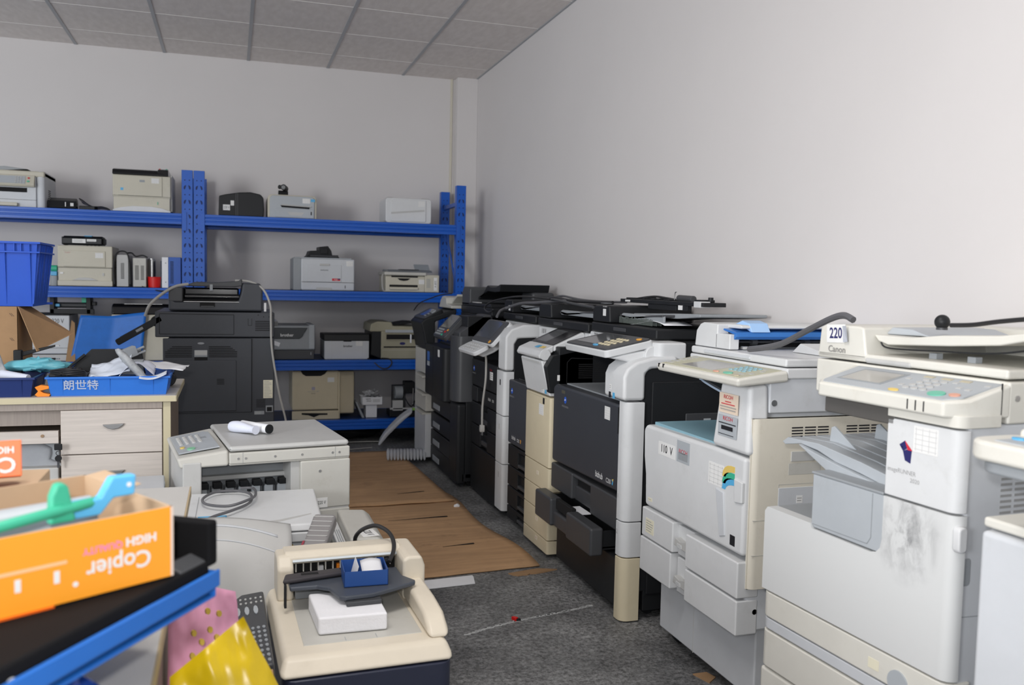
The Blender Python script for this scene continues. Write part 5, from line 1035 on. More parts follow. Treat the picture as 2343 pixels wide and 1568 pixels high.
for i, (z, a) in enumerate(((.10,18),(.07,8),(.045,2))):
    o = MB().oct([(.0,.0,z),(.13,.0,z+.13*math.tan(R(a))),(.13,.02,z+.13*math.tan(R(a))),(.0,.02,z),(.0,.0,z+.02),(.13,.0,z+.008+.13*math.tan(R(a))),(.13,.02,z+.008+.13*math.tan(R(a))),(.0,.02,z+.02)]).build('finger', BLK, T, .003); MB().box(.13,.145,.005,.015,z+.002+.13*math.tan(R(a)),z+.006+.13*math.tan(R(a))).build('steel_tip', MET, o)
MB().box(-.02,.01,-.01,.02,-.028,.13).build('holder', BLK, T, .004)
# ---------------------------------------------------------------- floor covering
def slab(name, poly, z0, z1, m, label, cat, bev=0):
    o = MB().prism('z', poly, z0, z1).build(name, m, None, bev); tag(o, label, cat); return o
def card_mat():
    m = mat('flattened_carton', (.50,.31,.17), .85, dirt=.7, dcol=(.12,.075,.045), scale=2.0, mottle=.15)
    nt = m.node_tree; b = nt.nodes['Principled BSDF']; w = nt.nodes.new('ShaderNodeTexWave'); w.inputs['Scale'].default_value = 60; w.inputs['Distortion'].default_value = 1.5; w.bands_direction = 'Y'
    tc = next(n for n in nt.nodes if n.type == 'TEX_COORD'); nt.links.new(tc.outputs['Object'], w.inputs['Vector'])
    bp = nt.nodes.new('ShaderNodeBump'); bp.inputs['Strength'].default_value = .35; bp.inputs['Distance'].default_value = .002; nt.links.new(w.outputs['Fac'], bp.inputs['Height']); nt.links.new(bp.outputs[0], b.inputs['Normal'])
    src = b.inputs['Base Color'].links[0].from_socket; n = nt.nodes.new('ShaderNodeTexNoise'); n.inputs['Scale'].default_value = 3; n.inputs['Detail'].default_value = 8
    mp = nt.nodes.new('ShaderNodeMapping'); mp.inputs['Scale'].default_value = (.8, 9, 1); nt.links.new(tc.outputs['Object'], mp.inputs[0]); nt.links.new(mp.outputs[0], n.inputs['Vector'])
    cr = nt.nodes.new('ShaderNodeValToRGB'); cr.color_ramp.elements[0].position = .3; cr.color_ramp.elements[1].position = .7; cr.color_ramp.elements[0].color = (.86,.85,.84,1); cr.color_ramp.elements[1].color = (1.12,1.11,1.1,1); nt.links.new(n.outputs['Fac'], cr.inputs[0])
    mx = nt.nodes.new('ShaderNodeMix'); mx.data_type = 'RGBA'; mx.blend_type = 'MULTIPLY'; mx.inputs['Factor'].default_value = 1; nt.links.new(src, mx.inputs['A']); nt.links.new(cr.outputs[0], mx.inputs['B']); nt.links.new(mx.outputs['Result'], b.inputs['Base Color']); return m
CM = card_mat()
a = MB().grid(lambda u, v: Vector((.35+(.85+.02*math.sin(9*v))*u+.10*u*(1-v), 3.50+.06*u+1.40*v, .006+.004*N(u*5,v*6,1))), 24, 24).build('cardboard_sheet', CM, None, solid=.006, ang=80); tag(a, 'flattened brown carton sheet nearest the camera on the floor', 'cardboard')
a = MB().grid(lambda u, v: Vector((.35+(.85-.06*v)*u, 4.72+1.52*v, .016+.004*N(u*5,v*6,2)+.05*max(0, u-.82)**1.2*(1-abs(v-.55)*1.2))), 24, 24).build('cardboard_sheet', CM, None, solid=.006, ang=80); tag(a, 'flattened brown carton sheet farther back, overlapping the nearer sheet', 'cardboard')
for (x, y, L, r) in ((1.02,3.92,.16,8),(1.0,4.95,.18,10),(.93,4.42,.32,4)):
    MB().at(Matrix.Translation((x,y,.0205 if y > 4.7 else .0115)) @ Matrix.Rotation(R(r),4,'Z')).prism('z', [(-L/2,0),(L/2,.006),(L/2,-.008),(0,-.003)], 0, .0012).build('torn_slit', GAP, bpy.data.objects['cardboard_sheet' if y < 4.7 else 'cardboard_sheet.001'])
random.seed(3)
poly = [(1.135,3.50),(1.15,3.475)]+[(1.17+.02*i+random.uniform(-.004,.004), 3.462+random.uniform(-.006,.006)+.003*i) for i in range(7)]+[(1.36,3.50),(1.28,3.53)]
slab('cardboard_scrap', poly, 0, .005, CAR, 'torn cardboard scrap on bare floor in front of the big sheet', 'cardboard')
slab('paper_sheet', [(.70,3.50),(.70,3.40),(.965,3.42),(.98,3.50),(.98,3.52)], 0, .002, PAP, 'white paper sticking out from under the carton sheet', 'paper')
T = thing('plug_bit', 'tiny red and black plastic bit lying on the bare floor', 'debris', (1.005,3.00,0)); MB().prism('z', [(-.012,.012),(.0,.014),(.01,-.002),(-.002,-.012)], 0, .012).build('red_piece', RED, T, .001); MB().box(.0,.018,-.010,.004,0,.008).build('black_piece', BLK, T, .001)
lump('foam_crumb', PAP, (1.19,4.62,.012), (.016,.012,.012), 'white foam crumb on the floor by the copier wheels', 'debris')
slab('cardboard_scrap', [(1.42,2.42),(1.47,2.42),(1.48,2.38),(1.44,2.35)], 0, .004, CAR, 'small brown scrap under the white copier at the bottom edge', 'cardboard')
# ---------------------------------------------------------------- beige copier low in the middle, its side to the camera
T = thing('photocopier', 'low beige-grey copier with flat white lid, paper roll on it', 'photocopier', (-.008,3.126,0), 8.4)
casters(T, ((-.10,.06),(.37,.06),(-.10,.5),(.37,.5)), .03)
MB().box(.25,.425,.0,.53,.06,.60).box(-.152,.26,.02,.53,.06,.42).box(-.152,-.09,.0,.53,.40,.62).box(-.152,.30,.42,.53,.40,.62).build('main_body', LGR, T, .006)
MB().box(.0,.425,-.004,.53,.606,.645).box(.0,.425,.0,.53,.60,.61).build('scanner_band', BEI, T, .008, 3)
MB().box(.245,.427,-.003,.53,.422,.60).box(.245,.427,-.003,.53,.06,.418).build('corner_cover', BEI, T, .006)
MB().box(.0,.422,.0,.51,.648,.668).build('platen_lid', LGR, T, .012, 3)
for x in (.03,.055,.155,.25,.36,.385): oval(T, plane('f', (x,-.004,.625)), .004,.004, MET, 'screw', .002)
oval(T, plane('f', (.315,-.003,.56)), .005,.005, MET, 'screw', .002); seam(T, plane('f', (0,-.004,0)), [(.37,.606),(.37,.645)], .001, GRY); seam(T, plane('f', (0,-.004,0)), [(.045,.606),(.045,.645)], .001, GRY)
sticker(T, plane('f', (.322,-.003,.443)), .042,.036, LBL, 'voltage_note', '220 V', .018, INK, .7)
bx('opening_back', GRY, T, -.088,.246,.16,.17,.42,.60,0)
b = MB()
for i in range(7): b.box(-.085+.046*i,-.055+.046*i,.10,.14,.50,.52)
b.build('exit_roller', BLK, T, .002); bx('roller_bar', LGR, T, -.09,.22,.13,.16,.525,.54,.001); b = MB()
for i in range(7): b.box(-.09+.046*i,-.06+.046*i,.11,.16,.44,.50)
b.build('exit_guide', MGR, T, .001)
bx('opening_cheek', LGR, T, .215,.246,.02,.16,.42,.60,.002)
MB().prism('x', [(.02,.42),(.15,.42),(.15,.45),(.08,.455),(.03,.44)], .0,.24).build('exit_tray', DGR, T, .003)
MB().oct([(-.16,.0,.60),(.0,.0,.60),(-.005,.42,.61),(-.16,.42,.61),(-.17,.01,.635),(.0,.01,.655),(-.005,.42,.668),(-.17,.42,.64)]).build('control_panel', BEI, T, .010, 3)
sa4 = math.atan2(.022,.165); M = plane(((math.cos(sa4),0,math.sin(sa4)),(0,1,0),(-math.sin(sa4),0,math.cos(sa4))), (-.085,.20,.6555))
pf = MB().at(M).box(-.075,.06,-.15,.19,-.004,.0).build('panel_face', MGR, T)
MB().at(M).box(.005,.04,.04,.08,0,.001).build('display', GRY, pf); key_grid(pf, M @ Matrix.Translation((-.02,.06,0)), 4, 6, .022,.026,.007,.008, LGR); oval(pf, M @ Matrix.Translation((-.03,-.11,0)), .014,.02, mat('light_green_key', (.25,.55,.35), .4), 'start_key'); oval(pf, M @ Matrix.Translation((-.055,-.07,0)), .008,.012, YBT, 'clear_key')
# roll of paper with black end on the lid
T = thing('paper_roll', 'white paper roll with black end cap lying on the beige copier lid', 'paper roll', (.085,3.40,.690), -52)
MB().cyl((-.075,0,0),(.075,0,0),.017,n=24).build('roll', PAP, T); MB().cyl((.075,0,0),(.082,0,0),.0175,n=24).build('end_cap', BLK, T, .001); 
T = thing('paper_wrap', 'crumpled white paper wrapped tube beside the black-ended roll', 'paper roll', (.045,3.38,.689), -48)
MB().tube([(-.07,0,0),(-.03,.002,.002),(.03,0,0),(.065,-.004,0)], lambda t: .018+.004*math.sin(6*t), 14, 6).build('tube', PBL, T)
# grey printer lid box with slot on its side, behind the near desk
T = thing('laser_printer', 'grey box-like printer with a black side slot, behind the near desk', 'printer', (-.62,3.14,0), 4)
MB().box(.0,.40,.0,.33,.0,.47).build('body', LGR, T, .006); MB().box(-.002,.402,-.002,.333,.474,.50).build('top_cover', GRW, T, .006); bx('side_slot', GAP, T, .399,.4025,.02,.30,.44,.47,.001); bx('slot_catch', LBL, T, .40,.404,.27,.31,.455,.48,.001)
# ---------------------------------------------------------------- white machine with the cable on top
T = thing('multifunction_printer', 'white flat-topped machine with a looped cable and blue sticker on top', 'printer', (-.18,2.70,0), -1)
MB().box(.0,.455,.01,.395,.0,.44).build('body', GRW, T, .006); MB().box(-.002,.457,.0,.40,.444,.475).build('scanner_band', WHT, T, .005)
ld = MB().oct([(.0,.0,.478),(.458,.0,.478),(.458,.40,.478),(.0,.40,.478),(.0,.01,.498),(.448,.01,.500),(.448,.395,.517),(.0,.395,.517)]).build('platen_lid', WHT, T, .006, 3)
PM = plane(((1,0,0),(0,.9989,.0465),(0,-.0465,.9989)), (.0,.01,.4992))
seam(ld, PM, [(.07,.08),(.07,.34)], .0015, GRY); s = sticker(ld, PM @ Matrix.Translation((.12,.10,0)), .085,.05, CYN, 'blue_sticker'); MB().at(PM @ Matrix.Translation((.12,.095,.0006))).box(-.039,.039,-.018,.015,0,.0004).build('sticker_field', LBL, s)
MB().at(PM).prism('z', [(.20,.02),(.32,.05),(.42,.10),(.42,.09),(.33,.035),(.22,.005)], 0,.0012).build('lid_contour', LGR, ld)
bx('front_label', MGR, T, .17,.30,-.0008,.0,.452,.470,0); sticker(T, plane('f', (.345,.0095,.43)), .03,.012, YBT, 'yellow_mark'); sticker(T, plane('f', (.40,.0095,.36)), .05,.10, MGR, 'grey_window')
zc = .518
cable('power_cable', [(-.13,2.69,.40),(-.115,2.69,.47),(-.10,2.71,.508),(-.06,2.78,.515),(.0,2.83,.520),(.055,2.91,.522),(.06,3.00,.528),(.02,3.05,.530),(-.05,3.05,.530),(-.09,2.98,.526),(-.075,2.91,.524),(-.01,2.875,.524),(.05,2.90,.534),(.075,2.97,.532),(.07,3.06,.534),(.03,3.08,.532)], .0045, CBG, 'grey cable looped on the white flat-topped machine')
# curved-lid grey printer
T = thing('laser_printer', 'wide grey printer with an arched lid, behind the keypad panel', 'printer', (-.33,2.478,0))
MB().prism('x', [(.012,.0),(.215,.0),(.215,.40),(.012,.28)], .0,.50).build('body', LGR, T, .006)
def lidz(u, v):
    t = v; return .275+.225*math.sin(t*math.pi/2)**1.05
def lid(u, v, w=0.):
    arch = .035*math.sin(math.pi*min(1, max(0, u)))
    return Vector((.0+.50*u, .012+.203*v, lidz(u, v)+arch*(v**.8)+w))
MB().grid(lid, 30, 20).build('arched_lid', LGR, T, solid=.008, ang=60)
for v0, w in ((.62,.03),(.45,.012)):
    MB().grid(lambda u, v: lid(.08+.84*u, v0+.30*math.sin(math.pi*(.08+.84*u))**.8*.6+w*v, .0055), 30, 2).build('raised_rim', GRW, T, solid=.004, ang=60)
MB().grid(lambda u, v: lid(.55+.3*u, .22+.10*v, .0052), 6, 3).build('slot_plate', GRW, T, solid=.002)
T = thing('toner_bottle', 'grey ribbed plastic cartridge leaning between the arched lid and marked box', 'toner cartridge', (.245,2.60,.475), 0)
M = Matrix.Rotation(R(-20),4,'Z') @ Matrix.Rotation(R(24),4,'X')
q = MB().at(M).box(-.035,.035,-.11,.10,-.022,.022).build('shell', mat('greyish_cartridge', (.26,.25,.25), .4, dirt=.2), T, .012, 3); MB().at(M).box(-.036,-.030,-.10,-.03,-.01,.0225).build('red_patch', mat('dull_red', (.3,.05,.07), .5), q)
b = MB().at(M)
for i in range(9): b.box(-.030,.030,-.095+.022*i,-.092+.022*i,.0215,.0228)
b.build('fine_ribs', LGR, q)
T = thing('laser_printer', 'pale printer with rounded edge, sticker reading 220 V sideways', 'printer', (.315,2.67,0), 0)
MB().prism('y', [(.0,.0),(.155,.0),(.155,.395),(.145,.43),(.125,.447),(.035,.452),(.03,.40),(.0,.40)], .0,.36).build('body', BEI, T, .008, 3)
MB().box(.0,.03,.0,.30,.40,.425).build('side_ledge', WHT, T, .004); vents(T, plane('t', (.015,.12,.4252), 90), .16,.02,3,GRY)
s = sticker(T, plane('t', (.098,.055,.4495), -82), .075,.052, LBL, 'voltage_sticker', '220 V', .034, INK, .65)
# ---------------------------------------------------------------- flatbed fax copier in front
T = thing('fax_copier', 'cream flatbed copier on a navy base with clutter on its lid', 'photocopier', (.10,1.965,0), 1.7)
MB().prism('z', rrect(.008,.408,.004,.52,.03,4), .0,.340).build('base', NVY, T, .004); seam(T, plane('f', (0,.004,0)), [(.03,.275),(.40,.275)], .002, DGR); seam(T, plane('r', (.408,0,0)), [(.03,.275),(.50,.275)], .002, DGR)
ld = MB().hexa((.0,.414,.0,.512), (.015,.40,.035,.52), .343, .383).build('lid', TAN, T, .014, 4)
MB().box(.065,.352,.09,.40,.381,.3845).build('lid_panel', BEI, ld, .0015); seam(ld, plane('t', (0,0,.3842)), [(.165,.092),(.165,.115)], .0015, GRY); seam(ld, plane('t', (0,0,.3842)), [(.24,.092),(.24,.115)], .0015, GRY)
MB().prism('x', [(.045,.383),(.065,.405),(.11,.428),(.20,.436),(.52,.44),(.52,.383)], .358,.412).build('paper_ridge', TAN, ld, .012, 3)
fe = MB().prism('y', [(.355,.38),(.418,.38),(.418,.470),(.408,.498),(.37,.50),(.355,.49)], .33,.512).build('document_feeder', TAN, T, .010, 3)
MB().prism('x', [(.40,.38),(.512,.38),(.512,.46),(.505,.498),(.43,.50),(.40,.47)], .028,.072).build('feeder_end', TAN, fe, .010, 3)
MB().prism('x', [(.425,.474),(.512,.465),(.51,.502),(.44,.506),(.42,.49)], .05,.37).build('feeder_bridge', TAN, fe, .006, 3)
MB().at(plane(((1,0,0),(0,.75,.66),(0,-.66,.75)), (.215,.4235,.4865))).box(-.145,.145,-.008,.012,0,.002).build('scale_strip', mat('blue_white_strip', (.62,.68,.72), .4), fe)
bx('feeder_cavity', GAP, T, .07,.36,.44,.50,.384,.47,0)
b = MB()
for i in range(14): b.box(.078+.02*i,.081+.02*i,.425,.45,.452,.474)
b.build('comb_ribs', BEI, fe); b = MB()
b.box(.14,.155,.43,.45,.44,.462).build('white_roller', WHT, fe, .002); bx('orange_roller', ORP, fe, .19,.215,.43,.45,.442,.464,.002); bx('grey_frame', GRY, T, .075,.35,.40,.44,.384,.425,.003)
T2 = thing('document_tray', 'dark slate plate lying across the foam block', 'tray', (.10,1.965,0), 1.7)
MB().prism('z', [(.052,.392),(.052,.30),(.12,.298),(.148,.275),(.165,.205),(.18,.195),(.25,.20),(.372,.258),(.376,.272),(.350,.32),(.350,.392)], .4425,.4545).build('plate', mat('slate_plastic', (.065,.075,.095), .4), T2, .004, 3); MB().box(.18,.27,.185,.24,.431,.4425).build('plate_tab', DGR, T2, .003)
T2 = thing('foam_block', 'white foam block on the cream lid under the slate plate', 'foam', (.10,1.965,0), 1.7)
MB().grid(lambda u, v: Vector((0,0,0)), 1, 1)
o = MB().oct([(.105,.135,.386),(.272,.125,.386),(.272,.30,.386),(.100,.31,.386),(.104,.135,.430),(.272,.125,.430),(.272,.30,.4305),(.100,.31,.4305)]).build('block', FOM, T2, .006, 3)
T2 = thing('card_box', 'open blue cardboard box with white cards standing on the slate plate', 'box', (.277,2.228,.456), -2)
t = .002
MB().box(.0,.114,.0,t,.0,.040).box(.0,.114,.105-t,.105,.0,.040).box(.0,t,.0,.105,.0,.040).box(.114-t,.114,.0,.105,.0,.040).box(.0,.114,.0,.105,.0,t).build('box', mat('navy_blue_card', (.02,.08,.30), .45), T2)
MB().at(Matrix.Translation((.03,.05,.022)) @ Matrix.Rotation(R(-75),4,'Y')).box(-.02,.03,-.045,.04,0,.001).build('white_flap', PAP, T2); MB().grid(lambda u, v: Vector((.05+.055*u, .02+.08*v, .022+.014*v+.006*math.sin(u*3))), 8, 4).build('white_card', PAP, T2, solid=.001)
T2 = thing('swing_arm', 'dusty black plastic arm lying across the feeder of the cream copier', 'printer part', (.10,1.965,0), 1.7)
MB().oct([(.035,.315,.4565),(.20,.345,.4565),(.205,.385,.4565),(.045,.365,.4565),(.035,.315,.470),(.20,.345,.470),(.205,.385,.470),(.045,.365,.470)]).build('paddle', mat('dusty_black', (.05,.045,.05), .6, dirt=.4, dcol=(.12,.11,.11)), T2, .006); MB().box(.085,.13,.342,.358,.470,.4705).build('paddle_slot', GAP, T2)
MB().tube([(.19,.365,.464),(.26,.395,.466),(.328,.405,.470)], .008, 8).build('arm_rod', BLK, T2); MB().box(.038,.044,.300,.318,.40,.46).build('hook', BLK, T2, .001); MB().tube([(.21,.375,.468),(.245,.39,.472)], .003).build('bright_pin', MET, T2)
cable('power_cable', [(.415,2.35,.475),(.432,2.38,.495),(.436,2.41,.517),(.425,2.44,.535),(.395,2.47,.545),(.36,2.49,.53),(.345,2.52,.50),(.35,2.56,.46)], .006, CAB, 'thick black cable arching over the feeder of the cream copier')
# keypad panel, part of the flatbed copier
M = Matrix.Translation((-.008,.01,.395)) @ Matrix.Rotation(R(-4),4,'Y')
kp = MB().at(M).prism('z', [(-.085,-.02),(-.002,-.02),(.004,.455),(-.055,.45),(-.084,.40),(-.092,.15)], -.05,.0).build('keypad_panel', DGR, T, .006, 3)
key_grid(kp, M @ Matrix.Translation((-.045,.32,0)), 3, 1, .022,.03,.006,.030, MGR, 'long_keys', .002); key_grid(kp, M @ Matrix.Translation((-.03,.10,0)), 4, 8, .013,.028,.004,.008, GRY, 'number_keys', .002); key_grid(kp, M @ Matrix.Translation((-.032,.39,0)), 5, 2, .013,.03,.003,.006, LGR, 'small_keys', .002)
# ---------------------------------------------------------------- carton with the mail bags
T = thing('cardboard_box', 'brown box hidden under the pink and yellow mail bags', 'box', (-.085,1.33,0)); MB().box(.0,.165,.0,.45,.0,.46).build('box', CAR, T, .002)
def bag(name, m, label, f, nu=36, nv=30, th=.02):
    b = MB(); top = []; 
    vs = []; fs = []
    for s in (1, -1):
        for j in range(nv+1):
            for i in range(nu+1):
                u, v = i/nu, j/nv; p, n = f(u, v); k = min(u, 1-u)*min(v, 1-v)*4; k = max(0, min(1, k*1.4))**.5
                vs.append(p+n*(th*k*s + .004*N(u*7, v*7, s*3)*k))
    W = nu+1; H = (nv+1)*W
    for s in (0, 1):
        for j in range(nv):
            for i in range(nu):
                q = (j*W+i, j*W+i+1, (j+1)*W+i+1, (j+1)*W+i); fs.append([x+H*s for x in (q if s == 0 else q[::-1])])
    o = MB().add(vs, fs).build(name, m, None, ang=80); tag(o, label, 'mail bag'); return o
def quad(a, b, c, d, n, w=.012, sd=0):
    a, b, c, d, n = map(Vector, (a, b, c, d, n)); n.normalize()
    def f(u, v):
        p = a*(1-u)*(1-v)+b*u*(1-v)+c*u*v+d*(1-u)*v
        return p + n*(w*(N(u*3+sd, v*3, sd)+.5*N(u*8, v*8+sd, 2.))+w*.5*math.sin(u*5+v*9+sd)), n
    return f
pk = bag('mailing_bag', PNK, 'pink patterned plastic mail bag leaning by the near desk', quad((-.108,1.57,.455),(.030,1.70,.455),(.006,1.70,.655),(-.106,1.63,.715), (.35,-1,.25), .006), th=.018)
def seedpatch():
    b = MB(); random.seed(5)
    for (u, v) in ((.10,.55),(.12,.72),(.22,.63),(.18,.48),(.30,.52),(.33,.70),(.42,.62),(.15,.36),(.25,.30),(.36,.40),(.45,.80),(.30,.85)):
        p = Vector((-.085+.125*u, 1.59+.10*u-.004, .455+.235*v)); n = Vector((.35,-1,.25)).normalized(); p += n*.024
        M = plane(((.9,.315,0), (-.08,.25,.96), tuple(n)), p); b.at(M).prism('z', [(.0045*math.cos(k*.785), .006*math.sin(k*.785)) for k in range(8)], -.006,.0012)
    b.build('seed_print', mat('mustard_print', (.55,.38,.05), .5), pk)
seedpatch()
M = plane(((.96,.27,.02), (-.05,.2,.97), (.27,-.95,.15)), (-.018,1.640,.545))
MB().at(M).tube([(.011*math.cos(k*.524), .011*math.sin(k*.524), .0) for k in range(13)], .0012, 6, 2).build('round_logo', WIK, pk); MB().at(M).prism('z', [(-.004,-.006),(.008,.0),(-.004,.006)], -.001, .001).build('round_logo', WIK, pk)
yb = bag('mailing_bag', YBG, 'glossy yellow plastic mail bag with a peaked corner', quad((-.09,1.28,.485),(.14,1.37,.455),(.018,1.41,.715),(-.09,1.385,.640), (.1,-1,.45), .010, 4), th=.022)
# ---------------------------------------------------------------- near desk with the open carton stack
T = thing('desk', 'stained grey-white desk at the lower left with a tan edge', 'desk', (-.095,.35,0))
tp = MB().box(-1.3,.0,.0,1.84,.727,.75).build('table_top', mat('stained_grey_laminate', (.50,.49,.47), .4, dirt=.6, dcol=(.22,.2,.18), scale=4), T, .001); MB().box(.0,.003,.0,1.84,.727,.7495).build('edge_band', mat('tan_edge_band', (.42,.33,.2), .5), tp)
bx('side_panel', WSD, T, -.05,-.02,.05,1.78,.0,.727,.001); bx('side_panel', WSD, T, -1.28,-1.25,.05,1.78,.0,.727,.001)
BZ = .7515
T = thing('carton', 'closed grey-white carton under the blue tray on the near desk', 'box', (-.245,.86,BZ), 57.5); MB().box(-.30,.22,.06,.25,.0,.078).build('carton', LGR, T, .003)
lump('plastic_bag', mat('deep_blue_film', (.02,.08,.40), .25, mottle=.2), (-.185,1.015,BZ+.030), (.045,.035,.03), 'small blue plastic film bundle beneath the shallow blue tray', 'bag', amp=.35, flat=.029)
TF = (-.019, 1.182); 
T = thing('shallow_tray', 'long blue shallow tray under the black bracket, lower left', 'tray', (TF[0],TF[1],.8315), 57.99)
MB().box(-.62,.0,.0,.30,.0,.004).box(-.62,.0,.0,.004,.010,.036).box(-.004,.0,.0,.30,.0,.036).box(-.62,.0,.296,.30,.0,.036).box(-.62,-.616,.0,.30,.0,.036).build('shell', mat('bright_blue_plastic', (.02,.15,.55), .4), T, .002); MB().box(-.62,.003,-.004,.0,.014,.037).build('rim', MATS['bright_blue_plastic'], T, .002)
T = thing('mounting_bracket', 'long black plastic bracket with round holes under the open orange carton', 'bracket', (TF[0],TF[1],.8365), 57.99)
MB().box(-.60,-.006,.006,.20,.0,.0455).box(-.010,.010,.004,.075,.036,.096).box(-.040,-.0,.066,.075,.04,.094).box(-.60,-.42,.006,.12,.03,.075).build('frame', mat('matte_black_plastic', (.012,.012,.013), .7, spec=.05), T, .006, 3)
MB().prism('x', [(.008,.040),(.03,.040),(.03,.055),(.008,.047)], -.065,-.012).build('inner_step', DGR, T, .002)
for x, z in ((-.51,.024),(-.33,.024)): oval(T, plane('f', (x,.006,z)), .007,.007, LBL, 'round_hole', .0008)
oval(T, plane('f', (-.022,.0655,.075)), .006,.006, LBL, 'round_hole', .0008); oval(T, plane('r', (.010,.035,.065)), .006,.006, LBL, 'round_hole', .0008)
T = thing('paper_carton', 'open orange carton lid with upside-down white lettering', 'box', (-.069,1.122,.8845), 31.6)
t = .003; H = .086
sh = MB().box(-.36,.0,.0,t,.0,H).box(-t,.0,.0,.24,.0,H).box(-.36,.0,.24-t,.24,.0,H).box(-.36,-.36+t,.0,.24,.0,H).box(-.36,.0,.0,.24,.0,t).build('carton', CAL, T)
fc = MB().box(-.36,.0,-.0012,.0,.0,H).build('printed_face', ORG, T); MB().box(-.003,.0005,-.0014,.001,.0,H).build('box_corner', mat('worn_white_edge', (.75,.6,.5), .6), T)
text('printed_text', 'Copier', plane('f', (-.066,-.0016,.031), 180), .028, WIK, fc, bold=.02, wx=.95); text('printed_text', 'HIGH', plane('f', (-.040,-.0016,.054), 180), .014, WIK, fc, bold=.04, wx=1.1); text('printed_text', 'QUALITY', plane('f', (-.085,-.0016,.053), 180), .011, mat('pink_ink', (.8,.25,.55), .5), fc, bold=.02); oval(fc, plane('f', (-.116,-.0012,.018)), .003,.003, WIK, 'dot_mark', .0006)
MB().at(plane('f', (-.17,-.0012,.046), 0)).box(-.09,.045,-.0018,.0018,0,.0006).build('printed_line', mat('peach_ink', (.9,.55,.3), .5), fc)
for x in (-.136,-.176,-.216): MB().at(plane('f', (0,-.0012,0))).box(x-.003,x+.003,.024,.038,0,.0006).build('printed_tick', WIK, fc)
MB().box(-.20,-.14,-.004,.03,-.002,.0).build('torn_flap', ORD, T)
MB().oct([(.0,.12,H),(.0,.237,H),(.003,.237,H),(.003,.12,H),(.018,.12,H+.004),(.018,.225,H+.006),(.021,.225,H+.006),(.021,.12,H+.004)]).build('end_flap', CAL, T)
T2 = thing('drum_unit', 'grey drum unit with a green rail and sky-blue lever in the orange carton', 'drum unit', (-.069,1.122,.889), 31.6)
MB().box(-.32,-.06,.03,.16,.0,.055).build('body', GRY, T2, .006); MB().cyl((-.33,.11,.062),(-.05,.11,.062),.022).build('drum', MGR, T2, .001)
MB().tube([(-.30,.012,.078),(-.18,.02,.089),(-.10,.04,.091),(-.06,.06,.088)], .0065, 8).build('green_rail', GRN, T2, ang=60); MB().prism('y', [(-.128,.075),(-.098,.075),(-.106,.116),(-.111,.122),(-.120,.122),(-.126,.108)], .035,.05).build('green_tab', GRN, T2, .004)
MB().prism('y', [(-.118,.074),(-.066,.074),(-.050,.092),(-.024,.092),(-.022,.117),(-.052,.118),(-.066,.095),(-.118,.094)], .045,.06).build('blue_lever', mat('sky_blue_lever', (.12,.50,.85), .4), T2, .003); oval(T2, plane('f', (-.032,.045,.106)), .003,.003, PAP, 'pin', .001)
T = thing('cardboard_box', 'low brown box on the near desk supporting the small orange carton', 'box', (-.75,1.42,BZ)); MB().box(.0,.44,.0,.30,.0,.150).build('box', CAL, T, .002)
T = thing('paper_carton', 'red-orange carton corner with inverted lettering at the left edge', 'box', (-.588,1.340,.957), rot=(R(-12),0,R(12)))
MB().box(.0,.305,.0,.22,.0,.052).build('carton', ORD, T, .001); text('printed_text', 'Copier', plane('f', (.255,-.0006,.018), 180), .030, WIK, T, bold=.02); text('printed_text', 'HIGH', plane('f', (.280,-.0006,.039), 180), .013, WIK, T, bold=.02)
# ---------------------------------------------------------------- clutter on the copier tops
T = thing('feeder_assembly', 'stripped black feeder assembly with a white block lying on the copier tops', 'machine part', (1.70,3.64,1.1775), -90)
MB().box(-.02,.72,.0,.10,.0,.016).build('rail', BLK, T, .002)
for x, w, h in ((.0,.10,.022),(.16,.02,.026),(.24,.03,.024),(.30,.02,.024),(.36,.05,.022),(.62,.05,.026)): MB().box(x,x+w,.02,.08,.016,h).build('rib_block', BLK, T, .001)
MB().cyl((.44,.05,.028),(.56,.05,.026),.014,n=16).build('motor', DGR, T, .002); MB().box(.655,.705,-.004,.04,-.004,.020).build('white_block', WHT, T, .002); MB().cyl((.69,.05,.02),(.69,.05,.036),.010).build('knob', BLK, T, .001); MB().tube([(.42,.04,.02),(.425,.04,.05),(.44,.04,.053)], .002).build('spring_clip', MET, T)
MB().box(.25,.50,.005,.03,-.022,.0).build('lower_frame', BLK, T, .002); sticker(T, plane('f', (.545,.0,-.008)), .035, .018, LBL, 'small_label'); sticker(T, plane('f', (.06,-.0005,.008)), .05, .008, LBL, 'small_label'); MB().box(.52,.60,.0,.02,-.02,.0).build('foot_block', BLK, T, .001)
